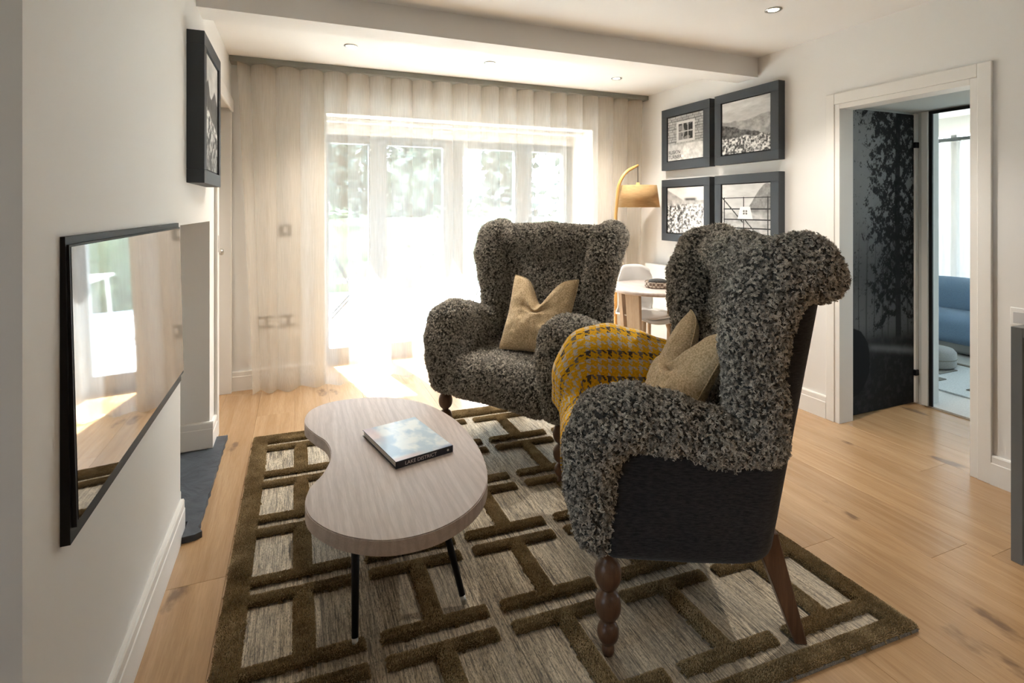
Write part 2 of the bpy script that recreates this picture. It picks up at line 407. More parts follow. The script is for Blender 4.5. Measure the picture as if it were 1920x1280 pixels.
# ---- window_1 : folding glazed doors
GREYF = M('grey_window_frame', (0.20, 0.205, 0.21), 0.45)
w1 = empty('window_1'); struct(w1, 'wide grey framed folding glass doors to the patio')
FY0, FY1 = 4.84, 4.92
box('frame_head', 0.22, 2.66, FY0, FY1, 2.01, 2.12, WHITEP, w1, 0.004)
box('frame_sill', 0.22, 2.66, FY0, FY1, 0.0, 0.045, GREYF, w1, 0.004)
box('reveal_batten', 0.22, 2.66, 4.60, 4.66, 2.085, 2.12, WHITEP, w1, 0.004)
ST = [(0.22, 0.262), (0.598, 0.760), (1.283, 1.480), (2.018, 2.205), (2.56, 2.66)]
for a, b in ST:
    if b - a > .12:
        m_ = (a + b) / 2
        box('stile', a, m_ - .002, FY0, FY1, 0.045, 2.01, GREYF, w1, 0.005); box('stile', m_ + .002, b, FY0, FY1, 0.045, 2.01, GREYF, w1, 0.005)
    else: box('stile', a, b, FY0, FY1, 0.045, 2.01, GREYF, w1, 0.005)
for (a0, a), (b, b0) in zip(ST[:-1], ST[1:]):
    box('rail', a, b, FY0, FY1, 1.935, 2.01, GREYF, w1, 0.004); box('rail', a, b, FY0, FY1, 0.045, 0.14, GREYF, w1, 0.004)
    box('pane', a, b, 4.876, 4.884, 0.14, 1.935, GLASS, w1)
# unseen kitchen side window, added to let in fill light
w2 = empty('window_added_fill'); struct(w2, 'added unseen window in the kitchen side wall for fill light')
box('pane', -3.155, -3.15, KY0, KY1, KZ0, KZ1, GLASS, w2)
for y in (KY0, (KY0 + KY1) / 2 - .03, KY1 - .06): box('stile', -3.18, -3.12, y, y + .06, KZ0, KZ1, GREYF, w2)

# ---- curtains
TRACKM = M('grey_curtain_track', (0.22, 0.22, 0.20), 0.5)
t_ = box('curtain_track', XL + .005, XR - .003, 4.24, 4.36, 2.418, 2.4595, TRACKM, None, 0.004)
tag(t_, 'long grey curtain track along the ceiling over the window', 'curtain track')
def curtain(name, x0, x1, per, phase, label, lean=0.0, seed=3):
    nx = int((x1 - x0) / per * 28); zs = np.concatenate([np.linspace(2.415, 2.33, 4), np.linspace(2.27, 0.35, 30), np.linspace(0.3, 0.012, 12)])
    root = empty(name, (0, 0, 0)); tag(root, label, 'curtain', 'sheer curtain panels on the long track')
    u = np.linspace(0, 1, nx)
    def sheet(nm, zs, off=0.0):
        U, Z = np.meshgrid(u, zs, indexing='ij')
        h = np.clip((2.42 - Z) / 2.4, 0, 1)
        X = x0 + U * (x1 - x0)
        ph = phase + 2 * np.pi * X / per + 0.5 * h * np.sin(X * 2.3 + seed) + 0.25 * h * np.sin(X * 6.1 + seed)
        A = (0.046 - 0.008 * h) * (0.85 + 0.3 * vnoise(X * 3 + 9, X * 0 + 1, seed))
        Y = 4.298 + A * np.sin(ph) + 0.006 * h * np.sin(ph * 2 + 1)
        X = X + 0.026 * np.cos(ph) * (0.9 - .5 * h) + lean * h * np.exp(-((X - x0) / .22) ** 2)
        flare = sm(0.22, 0.0, Z)
        Y = Y - flare * 0.035 * (0.4 + vnoise(X * 7, X * 0 + 5, seed + 2))
        Zb = Z + flare * 0.012 * np.sin(X * 19)
        P = np.stack([X, Y + off, np.maximum(Zb, 0.006)], -1)
        return grid_mesh(nm, P, None, SHEER, root)
    sheet('drape', zs)
    sheet('heading_tape', np.linspace(2.416, 2.345, 4), -0.002)
    sheet('hem', np.linspace(0.10, 0.008, 5), -0.002)
    return root
curtain('sheer_curtain', -0.40, 1.33, 0.172, 0.6, 'beige sheer linen curtain panel hanging nearest the framed screen wall', 0.10, 3)
curtain('sheer_curtain', 1.33, 3.14, 0.168, 2.4, 'beige sheer linen curtain panel hanging behind the arched floor lamp', 0.0, 8)
# plates on the window wall behind the curtain
def plate(name, x, z, w, h, label, kind):
    r = empty(name, (x, YW, z)); tag(r, label, kind)
    box('cover', -w / 2, w / 2, -.008, 0, -h / 2, h / 2, STEEL, r, 0.002)
    if kind == 'switch': box('rocker', -.012, .012, -.012, -.006, -.02, .02, WHITEP, r, 0.002)
    else:
        for s in (-1, 1): box('outlet', s * .03 - .017, s * .03 + .017, -.0105, -.006, -.022, .022, WHITEP, r, 0.002)
plate('light_switch', -0.08, 1.195, .088, .088, 'steel switch plate on the window wall behind the sheer curtain', 'switch')
plate('wall_socket', -0.215, 0.496, .10, .088, 'left steel socket low on the wall behind the sheer curtain', 'socket')
plate('wall_socket', -0.06, 0.495, .10, .088, 'right steel socket low on the wall behind the sheer curtain', 'socket')

# ---- ceiling downlights
def downlight(x, y, z, label, power=26):
    r = empty('ceiling_downlight', (x, y, z)); tag(r, label, 'downlight', 'recessed ceiling downlights')
    lathe('bezel', [(0.030, 0.0), (0.044, 0.0), (0.046, -0.004), (0.040, -0.007), (0.030, -0.004)], STEEL, r, 24, cap=False)
    lathe('bulb', [(0.001, -0.002), (0.029, -0.002), (0.029, 0.004), (0.001, 0.004)], LAMPGLOW, r, 20)
    ld = bpy.data.lights.new('downlight_lamp', 'SPOT'); ld.energy = power; ld.spot_size = math.radians(110); ld.spot_blend = 0.8; ld.color = (1, 0.93, 0.84); ld.shadow_soft_size = 0.03
    lo = bpy.data.objects.new('downlight_lamp', ld); COL.objects.link(lo); lo.parent = r; lo.location = (0, 0, -0.012)
downlight(0.34, 3.70, 2.46, 'recessed downlight by the curtain track nearest the wall screen')
downlight(1.35, 3.73, 2.46, 'middle recessed downlight of the three over the window bay')
downlight(2.50, 3.77, 2.46, 'recessed downlight by the curtain track nearest the framed prints')
downlight(2.495, 2.188, 2.485, 'recessed downlight on this side of the ceiling beam near the doorway')
for x, y, w_ in ((1.9, -0.8, 'nearest the doorway'), (1.2, -1.8, 'farthest from the window')):  # unseen kitchen lamps, added behind the camera as room fill
    downlight(x, y, 2.39, 'added unseen fill downlight in the lowered kitchen ceiling ' + w_)

# ---- outdoors
STONE = paint('pale_paving', (0.62, 0.60, 0.56), 0.8, 0.08)
GRASSM = paint('gravel_and_moss', (0.30, 0.30, 0.25), 0.9, 0.2)
struct(box('ground', -40, 40, -40, 60, -0.30, -0.16, GRASSM), 'pale gravel ground around the house')
pat = box('ground_patio', -5, 12, 5.0, 9.3, -0.2, -0.05, STONE); struct(pat, 'pale paved patio outside')
def leafmat(name, c1, c2):
    m = M(name, c1, 0.6); g = G(m); g.base(g.ramp(g.noise(g.coord(), 2.5, 4), [(0.3, c2), (0.7, c1)])); return m
LEAF1 = leafmat('hedge_leaf', (0.15, 0.19, 0.095), (0.055, 0.08, 0.045)); LEAF2 = leafmat('tree_leaf', (0.10, 0.13, 0.085), (0.035, 0.052, 0.038))
BARK = M('bark', (0.10, 0.07, 0.05), 0.9)
def leaves(name, centers, size, m, parent):
    n = len(centers); d = RNG.normal(size=(n, 3)); d /= np.linalg.norm(d, axis=1)[:, None]
    e = RNG.normal(size=(n, 3)); e -= (e * d).sum(1)[:, None] * d; e /= np.linalg.norm(e, axis=1)[:, None]
    f = np.cross(d, e); s = size * (0.6 + 0.8 * RNG.random(n))[:, None]
    P = np.stack([centers - e * s * .5, centers + f * s * .3, centers + e * s * .5, centers - f * s * .3], 1).reshape(-1, 3)
    o = pyd(name, P, np.arange(4 * n).reshape(n, 4), m, parent); o['kind'] = 'stuff'; return o
hg = empty('garden_hedge', (2.5, 9.8, -0.16)); tag(hg, 'long clipped green hedge beyond the patio seen through the curtain', 'hedge')
hp = np.stack([RNG.uniform(-6, 9, 14000), RNG.uniform(-.45, .45, 14000), RNG.uniform(0, 1.55, 14000)], 1); hp[:, 2] *= 0.93 + 0.1 * np.sin(hp[:, 0] * 2.1)
leaves('foliage', hp, 0.14, LEAF1, hg); box('hedge_core', -6, 9, -.3, .3, 0, 1.35, LEAF1, hg)
def tree(x, y, h, r, label, seed):
    rg = np.random.default_rng(seed); t = empty('garden_tree', (x, y, -0.16)); tag(t, label, 'tree', 'garden trees beyond the hedge')
    tube('trunk', [(0, 0, 0), (.05, 0, h * .3), (-.03, .04, h * .6), (0, 0, h * .92)], [.16, .13, .09, .02], BARK, t, 10)
    cs = []
    for i in range(26):
        z = rg.uniform(.22, 1.0); rr = r * (1.05 - z) ** .6
        a = rg.uniform(0, 6.28); c = np.array([math.cos(a) * rr * .6, math.sin(a) * rr * .6, z * h])
        cs.append(c + rg.normal(size=(420, 3)) * np.array([rr * .3, rr * .3, h * .05]))
        b = c
        if i < 8: tube('branch', [(0, 0, z * h * .85), tuple(b * .6 + np.array([0, 0, z * h * .34])), tuple(b)], [.05, .03, .01], BARK, t, 6)
    leaves('foliage', np.concatenate(cs), 0.26, LEAF2, t)
for q, (x, y, h, r_, w_) in enumerate(((-4.6, 14.2, 6.5, 1.4, 'tall leafy garden tree at the far left beyond the hedge'), (-0.3, 12.2, 7.0, 1.5, 'leafy garden tree behind the left pane of the folding doors'),
        (2.55, 11.6, 5.0, 1.2, 'leafy garden tree behind the second pane of the folding doors'), (5.6, 13.4, 4.4, 1.1, 'low leafy garden tree behind the third pane of the folding doors'),
        (7.8, 12.4, 6.6, 1.2, 'leafy garden tree behind the last pane of the folding doors'), (1.1, 16.5, 7.5, 1.7, 'distant garden tree rising between the nearer trees'), (12.2, 14.5, 7.0, 1.5, 'garden tree at the far right beyond the hedge'))):
    tree(x, y, h, r_, w_, q + 1)
# patio table + folding chairs
PT = M('white_patio_metal', (0.85, 0.85, 0.84), 0.4)
pt = empty('patio_table', (1.62, 7.3, -0.05)); tag(pt, 'white patio table outside seen through the sheer curtain', 'table')
box('table_top', -.42, .42, -.4, .4, .68, .71, PT, pt, 0.006)
for a in (-1, 1):
    for b in (-1, 1): tube('leg', [(a * .36, b * .34, .68), (a * .38, b * .36, 0)], .016, PT, pt)
def fold_chair(x, y, rz, label):
    c = empty('folding_chair', (x, y, -0.05), rz); tag(c, label, 'chair', 'folding patio chairs')
    for s in (-1, 1):
        tube('leg', [(s * .2, .22, 0), (s * .2, -.2, .80)], .011, BLACKM, c, 8); tube('leg', [(s * .17, -.22, 0), (s * .17, .2, .46)], .011, BLACKM, c, 8)
    for i in range(5): box('slat', -.2, .2, -.16 + i * .08, -.10 + i * .08, .45, .465, PT, c, 0.003)
    for i in range(2): box('back_slat', -.2, .2, -.205 - i * .02, -.19 - i * .02, .66 + i * .08, .71 + i * .08, PT, c, 0.003)
fold_chair(0.65, 7.25, math.radians(-95), 'folding patio chair at the left end of the white patio table')
fold_chair(2.55, 7.4, math.radians(85), 'folding patio chair at the right end of the white patio table')

# ---- bedroom beyond the lobby
CARPET = fabric('pale_carpet', (0.62, 0.60, 0.56), (0.50, 0.48, 0.44), (1, 1, 1), 90, 0.3)
struct(box('floor_bedroom', 4.046, 7.6, 0.3, 5.2, -0.08, 0.0, CARPET), 'pale bedroom floor past the lobby')
struct(box('ceiling_bedroom', 4.17, 7.6, 0.3, 5.2, 2.4, 2.6, CEIL))
bw = empty('wall_bedroom'); struct(bw, 'bedroom walls past the lobby')
box('wall_panel', 4.17, 7.6, 0.2, 0.3, 0, 2.5, WALL, bw); box('wall_panel', 4.17, 7.6, 5.1, 5.2, 0, 2.5, WALL, bw)
box('wall_panel', 4.10, 4.17, 2.46, 5.1, 0, 2.5, WALL, bw)
box('wall_panel', 6.9, 7.0, 0.3, 1.2, 0, 2.5, WALL, bw); box('wall_panel', 6.9, 7.0, 4.9, 5.2, 0, 2.5, WALL, bw); box('wall_lintel', 6.9, 7.0, 1.2, 4.9, 2.2, 2.5, WALL, bw)
w3 = empty('window_3'); struct(w3, 'bedroom window behind the pale curtain')
box('pane', 6.96, 6.966, 1.2, 4.9, 0.05, 2.2, GLASS, w3)
for y in (1.2, 2.4, 3.6, 4.84): box('stile', 6.93, 6.99, y, y + .06, 0, 2.2, GREYF, w3)
tr2 = box('curtain_rail', 6.62, 6.70, 0.6, 5.0, 2.10, 2.135, TRACKM, None, .003); tag(tr2, 'grey curtain rail in the bedroom past the lobby', 'curtain rail')
bc = empty('bedroom_curtain'); tag(bc, 'pale floor length curtain in the bedroom past the lobby', 'curtain')
U, Z = np.meshgrid(np.linspace(2.2, 4.9, 330), np.linspace(2.10, 0.012, 12), indexing='ij')
grid_mesh('drape', np.stack([6.66 + .045 * np.sin(U * 33) + .012 * np.sin(U * 13), U, Z], -1), None, SHEER2, bc)

# ---- forest mural (printed panel in the lobby)
def mural():
    nu, nv = 170, 460
    u, v = np.meshgrid(np.linspace(0, 1, nu), np.linspace(0, 1, nv), indexing='ij')
    x = u * 0.70; y = v * 2.0
    fog = 0.03 + 0.30 * sm(0.3, 0.8, v) * (1 - 0.55 * u) + 0.10 * sm(.2, .3, v) * sm(.5, .3, v) * (1 - .4 * u)
    fog *= 0.75 + 0.5 * fbm(x * 3, y * 3, 5)
    c = fog
    for i, (tx, tw) in enumerate([(0.10, .016), (.19, .010), (.30, .014), (.41, .010), (.52, .016), (.60, .010), (.90, .018)]):
        k = sm(tw, tw * .4, np.abs(u - tx - .01 * np.sin(v * 9 + i))) * sm(.22, .26, v) * sm(.66, .42, v) * .6
        c = c * (1 - k) + .02 * k
    cen = 0.75
    r_ = np.abs(u - cen)
    # drooping branch tiers on both sides of the trunk, ragged by fine noise
    tier = np.zeros_like(u)
    rg = np.random.default_rng(4)
    for q in range(70):
        z0 = .34 + .68 * q / 70 + rg.normal(0, .006); sd_ = 1 if q % 2 else -1; ln = (.22 + .40 * rg.random()) * (1.0 if z0 < .9 else 1.2)
        du = (u - cen) * sd_; mid = z0 + .05 * np.sin(du * 9 + q) - .10 * du * (rg.random() - .2)
        w_ = .004 + .010 * rg.random() + .012 * np.sin(np.clip(du / ln, 0, 1) * 3.1)
        tier = np.maximum(tier, np.exp(-((v - mid) / w_) ** 2) * sm(ln, ln * .55, du) * sm(-.03, .02, du))
    nz = fbm(x * 46, y * 40, 21, 4); nf = fbm(x * 150, y * 130, 31, 2)
    k = sm(.34, .66, tier * .72 + (nz - .5) * 1.3 + (nf - .5) * .9 + .05 + .20 * sm(.86, 1, v) + .12 * np.exp(-(r_ / .16) ** 2) * sm(.35, .6, v))
    mass = sm(.44, .66, fbm(x * 5 + 3, y * 4, 44, 3) + .26 * (nz - .5)) * sm(.36, .5, v) * sm(.72, .55, v) * .75
    k = np.clip(np.maximum(k, mass * sm(.34, .62, nf + .08)), 0, 1)
    c = c * (1 - .93 * k) + 0.006 * .93 * k
    tr = sm(.052, .036, np.abs(u - .755 - .008 * np.sin(v * 7)) * (1.0 + .25 * v) / (1.0)) * sm(.225, .245, v)
    c = c * (1 - .93 * tr) + (.008 + .012 * fbm(x * 50, y * 8, 8)) * tr
    gr = sm(.26, .21, v + .03 * (fbm(x * 8, y * 0, 9) - .5)); path = np.exp(-((v - .215 + .05 * (u - .3)) / .012) ** 2) * sm(.25, .4, u)
    c = c * (1 - gr) + (0.014 + .05 * np.maximum(fbm(x * 30, y * 30, 12) - .45, 0) + .10 * path) * gr
    rk = sm(.02, -.02, ((u - .1) / .24) ** 2 + ((v - .17) / .11) ** 2 - 1 + .25 * (fbm(x * 20, y * 20, 3) - .5))
    c = c * (1 - rk) + .007 * rk
    col = np.stack([c * .96, c * 1.0, c * 1.03], -1)
    r = empty('forest_mural', (3.305, 2.341, 0.004)); tag(r, 'tall black and white misty forest mural panel seen through the doorway', 'mural')
    box('panel', 0, .70, 0, .014, 0, 2.012, TRIM, r)
    MUR = attr_print('mural_print', .7); MUR.node_tree.nodes['Principled BSDF'].inputs['Specular IOR Level'].default_value = .08
    grid_mesh('printed_face', np.stack([u * .70, -0.001 + 0 * u, v * 2.012], -1), col, MUR, r, False)
    box('edge_strip', .702, .735, -.012, .014, 0, 2.02, TRIM, r, .002)
    for z in (1.80, .21): box('hinge', .69, .725, -.022, -.002, z - .02, z + .02, BLACKM, r, .002)
mural()
# sofa, pouf, rug in bedroom
BLUE = fabric('blue_grey_upholstery', (0.20, 0.30, 0.42), (0.15, 0.23, 0.33), (1, 1, 1), 160, .3)
sf = empty('blue_sofa', (6.05, 3.0, 0)); tag(sf, 'rounded blue grey sofa in the bedroom past the lobby', 'sofa')
def sblob(name, cx, cy, cz, rx, ry, rz, m, parent, e=2.6):
    bm = bmesh.new(); bmesh.ops.create_uvsphere(bm, u_segments=32, v_segments=20, radius=1)
    for v in bm.verts:
        p = v.co; L = (abs(p.x) ** e + abs(p.y) ** e + abs(p.z) ** e) ** (1 / e); v.co = Vector((cx + p.x / L * rx, cy + p.y / L * ry, cz + p.z / L * rz))
    return bm_obj(name, bm, m, parent, True)
sblob('backrest', 0.16, 0.10, .43, .24, .95, .235, BLUE, sf, 2.4); sblob('seat', -.02, 0.05, .225, .42, 1.0, .155, BLUE, sf, 3.5)
sblob('base', 0.0, 0.05, .07, .38, .95, .07, M('dark_sofa_base', (.25, .25, .24), .8), sf, 5)
br = empty('bedroom_rug', (5.3, 2.75, 0)); tag(br, 'pale patterned rug on the bedroom floor past the lobby', 'rug')
box('rug_base', -.85, .29, -.85, .8, 0, .012, fabric('pale_rug', (.58, .60, .58), (.42, .44, .43), (1, 1, 1), 80, .4), br, .003)
RUGLINE = M('dark_rug_line', (.17, .16, .13), .95)
for i in range(3):
    for j in range(3): box('raised_line', -.8 + i * .34, -.56 + i * .34, -.72 + j * .5 + .1 * (i % 2), -.67 + j * .5 + .1 * (i % 2), .012, .02, RUGLINE, br, .003); box('raised_line', -.70 + i * .34, -.66 + i * .34, -.67 + j * .5 + .1 * (i % 2), -.42 + j * .5 + .1 * (i % 2), .012, .02, RUGLINE, br, .003)
pf = empty('round_pouf', (5.05, 2.79, .0205)); tag(pf, 'low round grey pouf on the bedroom rug past the lobby', 'pouf')
lathe('cushion', [(.001, 0), (.13, 0), (.15, .02), (.15, .13), (.13, .155), (.001, .16)], fabric('pouf_cloth', (.33, .33, .31), (.24, .24, .23), (1, 1, 1), 160, .4), pf, 28); lathe('piping', [(.149, .07), (.154, .075), (.149, .08)], RUGLINE, pf, 28, cap=False)

# ================================================================== FIREPLACE SIDE
SLATE = M('riven_slate', (0.045, 0.055, 0.068), 0.55); g = G(SLATE); v = g.coord('Object', (1, 1, 1))
n_ = g.noise(v, 7, 6, 0.6, 1.5); g.base(g.ramp(n_, [(0.3, (0.03, 0.037, 0.047)), (0.7, (0.075, 0.088, 0.105))])); g.bump(n_, 0.6, 0.012)
rp = [(-0.84, 2.60), (-0.84, 3.34), (-0.46, 3.34), (-0.455, 3.50), (-0.375, 3.505)]
edge = [(-0.375 - 0.004 + 0.003 * math.sin(i * 2.7) * (0.5 + random.random()), 3.5 - i * (3.5 - 2.50) / 26) for i in range(1, 26)]
rp += edge + [(-0.362, 2.50), (-0.385, 2.484), (-0.43, 2.480), (-0.43, 2.60)]
hs = prism('hearth_slab', rp, 'z', 0.0, 0.026, SLATE); tag(hs, 'dark riven slate hearth slab on the floor below the niche', 'hearth')

# wall screen
tv = empty('wall_screen', (XL, 1.913, 0.98)); tag(tv, 'large black glossy television mounted on the white wall', 'television')
def tilted(name, y0, y1, z0, z1, xt0, xt1, xb0, xb1, m, parent, bev=0.0):
    v = [(xb0, y0, z0), (xb1, y0, z0), (xb1, y1, z0), (xb0, y1, z0), (xt0, y0, z1), (xt1, y0, z1), (xt1, y1, z1), (xt0, y1, z1)]
    f = [(0, 1, 2, 3), (4, 5, 6, 7), (0, 1, 5, 4), (1, 2, 6, 5), (2, 3, 7, 6), (3, 0, 4, 7)]
    bm = bmesh.new(); vs = [bm.verts.new(p) for p in v]
    for q in f: bm.faces.new([vs[i] for i in q])
    return bm_obj(name, bm, m, parent)
tilted('housing', -.563, .563, -.315, .322, .0005, .009, .0005, .018, DARK, tv)
SCREEN = M('screen_glass', (0.006, 0.007, 0.008), 0.03, 0.0, 1.0); SCREEN.node_tree.nodes['Principled BSDF'].inputs['IOR'].default_value = 1.9
SCREEN.node_tree.nodes['Principled BSDF'].inputs['Coat Weight'].default_value = 1.0; SCREEN.node_tree.nodes['Principled BSDF'].inputs['Coat Roughness'].default_value = 0.02
tilted('bezel', -.556, .562, -.283, .305, .009, .0135, .018, .0265, DARK, tv)
tilted('screen', -.548, .556, -.272, .300, .0135, .0145, .0265, .0275, SCREEN, tv)

# ================================================================== FRAMED PRINTS
def print_gray(kind, nu, nv):
    u, v = np.meshgrid(np.linspace(0, 1, nu), np.linspace(0, 1, nv), indexing='ij')
    if kind == 'window':
        st = fbm(u * 9, v * 26, 3, 4); row = np.floor(v * 17); off = np.mod(row, 2) * .5 + .3 * np.sin(row * 5)
        jo = (np.mod(v * 17, 1) < .2) | (np.mod(u * 6 + off, 1) < .08)
        c = .30 + .35 * st; c = np.where(jo, c * .45, c)
        wx, wy = (u - .52) / .21, (v - .63) / .19
        c = np.where((np.abs(wx) < 1.25) & (np.abs(wy) < 1.25), .62 + .1 * st, c)
        ins = (np.abs(wx) < .95) & (np.abs(wy) < .95)
        bars = (np.abs(np.mod(wx * 1.5 + .5, 1) - .5) > .43) | (np.abs(np.mod(wy * 1.0 + .0, 1) - .5) > .45)
        c = np.where(ins, np.where(bars, .6, .08 + .25 * (fbm(u * 7, v * 7, 9, 3) > .52)), c)
        lo = sm(.40, .34, v + .05 * (fbm(u * 5, v * 0, 2) - .5)); c = c * (1 - lo) + lo * (.45 + .5 * fbm(u * 12, v * 12, 14, 5) * (.6 + .4 * sm(.2, .5, u)))
    elif kind == 'fells':
        c = .42 + .4 * fbm(u * 3, v * 9, 4, 5)
        r1 = .62 - .12 * u + .14 * sm(.3, 1, u) + .05 * fbm(u * 7, u * 0, 3, 4); h = sm(.01, -.01, v - r1); c = c * (1 - h) + h * (.26 + .42 * fbm(u * 14, v * 14, 8, 5))
        r2 = .52 - .3 * (u - .1) + .05 * fbm(u * 13, u * 0, 6, 4); h = sm(.01, -.01, v - r2); c = c * (1 - h) + h * (.08 + .42 * (fbm(u * 22, v * 22, 9, 4) - .2))
        r3 = .25 + .09 * fbm(u * 12, u * 0, 16, 3); h = sm(.02, -.01, v - r3); c = c * (1 - h) + h * (.12 + .80 * sm(.30, .72, fbm(u * 30, v * 30, 19, 5)))
    elif kind == 'hillside':
        c = .62 + .22 * fbm(u * 3, v * 8, 7, 4)
        r1 = .95 - .5 * u; r1 = np.maximum(r1, .70 + .04 * fbm(u * 20, u * 0, 2)); h = sm(.015, -.015, v - r1); c = c * (1 - h) + h * (.3 + .4 * fbm(u * 10, v * 10, 3, 5))
        h = np.exp(-((v - .74) / .03) ** 2) * sm(.45, .55, u) * sm(.85, .75, u); c = c * (1 - h * .8)
        h = sm(.70, .55, v); b = fbm(u * 26, v * 26, 12, 5); c = c * (1 - h) + h * (.08 + .8 * sm(.28, .74, b + .18 * (u - .3)))
    elif kind == 'gate':
        c = .55 + .3 * fbm(u * 3, v * 8, 17, 4)
        r1 = .45 + .62 * sm(.35, .95, u) - .10 * sm(.0, .3, u); h = sm(.015, -.015, v - r1 - .04 * fbm(u * 15, u * 0, 4)); c = c * (1 - h) + h * (.2 + .35 * fbm(u * 16, v * 16, 13, 5))
        h = sm(.5, .42, v); c = c * (1 - h) + h * (.35 + .4 * fbm(u * 11, v * 18, 23, 5))
        for yy in (.74, .53, .33, .17): c = np.where((np.abs(v - yy) < .009) & (u > .03), .06, c)
        for xx in (.05, .47, .95): c = np.where((np.abs(u - xx) < .010) & (v < .76), .07, c)
        c = np.where((np.abs((v - .72) + 1.05 * (u - .03)) < .016) & (u < .45), .08, c); c = np.where((np.abs((v - .33) + 1.05 * (u - .49)) < .014) & (u > .48) & (u < .85), .08, c)
        sg = (np.abs(v - .46) < .115) & (np.abs(u - .50) < .13 - .25 * (v - .46)); c = np.where(sg, .86, c)
        for lx, ly in ((.475, .49), (.525, .49), (.475, .445), (.525, .445)): c = np.where(((u - lx) / .02) ** 2 + ((v - ly) / .019) ** 2 < 1, .25, c)
    else:
        c = .45 + .4 * fbm(u * 3, v * 7, 27, 5)
        r1 = .60 + .16 * np.exp(-((u - .2) / .16) ** 2) + .12 * np.exp(-((u - .75) / .2) ** 2) + .04 * fbm(u * 15, u * 0, 5); h = sm(.01, -.01, v - r1); c = c * (1 - h) + h * (.10 + .2 * fbm(u * 12, v * 12, 6, 4))
        r2 = .55 - .2 * u + .04 * fbm(u * 9, u * 0, 8); h = sm(.02, -.02, v - r2); c = c * (1 - h) + h * (.15 + .75 * sm(.40, .62, fbm(u * 14, v * 20, 33, 5)) * (.35 + .65 * sm(.0, .5, v)))
    c = np.clip(c * 1.05, .02, .95) ** 1.4
    return np.stack([c, c * .985, c * .96], -1)
def framed(name, label, kind, W_, H_, D_, fw, loc, rz):
    # local: x across, y into wall (0 = wall plane), -y outwards, z up
    r = empty(name, loc, rz); tag(r, label, 'picture', 'framed black and white prints')
    h, w = H_ / 2, W_ / 2
    box('frame_rail', -w, w, -D_, 0, h - fw, h, FRAME, r, .002); box('frame_rail', -w, w, -D_, 0, -h, -h + fw, FRAME, r, .002)
    box('frame_stile', -w, -w + fw, -D_, 0, -h + fw, h - fw, FRAME, r, .002); box('frame_stile', w - fw, w, -D_, 0, -h + fw, h - fw, FRAME, r, .002)
    box('backing', -w + fw, w - fw, -D_ + .012, -.001, -h + fw, h - fw, DARK, r)
    iw, ih = w - fw - .008, h - fw - .008
    nu = 150; nv = int(150 * ih / iw)
    u, v = np.meshgrid(np.linspace(-iw, iw, nu), np.linspace(-ih, ih, nv), indexing='ij')
    grid_mesh('print', np.stack([u, 0 * u - D_ + .008, v], -1), print_gray(kind, nu, nv), PRINT, r, False)
    return r
def text(name, s, size, m, parent, loc, rot, ext=0.0003):
    c = bpy.data.curves.new(name, 'FONT'); c.body = s; c.size = size; c.extrude = ext; c.materials.append(m)
    o = bpy.data.objects.new(name, c); COL.objects.link(o); me = bpy.data.meshes.new_from_object(o); bpy.data.objects.remove(o); return link(name, me, m, parent, loc, rot)
RZ = -math.pi / 2   # on the right wall: local -y faces -x, local x runs to -y
p1 = framed('framed_print', 'framed print of a stone cottage window with lettering, upper one nearer the lamp', 'window', .61, .555, .062, .075, (XR, 3.665, 1.985), RZ)
INK = M('print_ink', (.03, .03, .03), .7)
for i, s_ in enumerate(('RUSKIN', 'TURNER')): text('lettering', s_, .046, INK, p1, (-.215, -.0555, -.137 - i * .042), (math.pi / 2, 0, 0))
framed('framed_print', 'framed print of cloudy fells and white bracken, upper one nearer the doorway', 'fells', .61, .555, .062, .068, (XR, 3.00, 1.985), RZ)
framed('framed_print', 'framed print of a bushy hillside, lower one nearer the lamp', 'hillside', .61, .555, .062, .068, (XR, 3.665, 1.345), RZ)
framed('framed_print', 'framed print of a field gate with a white sign, lower one nearer the doorway', 'gate', .61, .555, .062, .068, (XR, 3.00, 1.345), RZ)
framed('framed_print', 'deep framed print of a mountain lake hung alone above the niche', 'lake', .54, .68, .070, .062, (XL, 2.962, 1.815), math.pi / 2)

# radiator, kitchen end, socket
rad = empty('panel_radiator', (XR, 3.72, 0)); tag(rad, 'white panel radiator on the wall below the framed prints', 'radiator')
box('panel', -.095, -.045, -.46, .46, .16, .845, WHITEP, rad, .008); box('bracket', -.05, -.001, -.3, -.26, .25, .7, WHITEP, rad); box('bracket', -.05, -.001, .26, .3, .25, .7, WHITEP, rad)
tube('pipe', [(-.07, -.42, .17), (-.07, -.42, 0.0)], .008, WHITEP, rad, 8)
STONEG = paint('grey_stone_worktop', (0.19, 0.19, 0.185), .5, .12); TAUPE = paint('taupe_cabinet', (0.36, 0.33, 0.27), .5)
kc = empty('kitchen_unit', (2.557, 1.149, 0)); tag(kc, 'taupe kitchen unit with grey stone end panel at the right edge', 'cabinet')
box('end_panel', 0, XR - 2.557 - .02, -.036, 0, 0, .905, STONEG, kc, .002); box('worktop', 0, XR - 2.557 - .002, -2.4, -.036, .868, .905, STONEG, kc, .002)
box('carcass', .03, XR - 2.557 - .02, -2.4, -.036, .10, .868, M('dark_carcass', (.03, .03, .028), .7), kc)
for i in range(4): dr = box('cabinet_door', .012, .030, -.65 - i * .59, -.066 - i * .59, .0 + .02, .835, TAUPE, kc, .002)
sk = empty('double_socket', (XR, 1.36, .845)); tag(sk, 'white double wall socket above the kitchen unit', 'socket')
box('cover', -.009, 0, -.075, .07, -.043, .043, WHITEP, sk, .003)
for s in (-1, 1):
    box('outlet_rim', -.011, -.008, s * .035 - .022, s * .035 + .022, -.03, .022, M('socket_rim_grey', (.55, .55, .56), .4), sk, .001); box('rocker', -.013, -.008, s * .014 - .008, s * .014 + .008, .024, .038, WHITEP, sk, .001)  # plain grey rim around each outlet

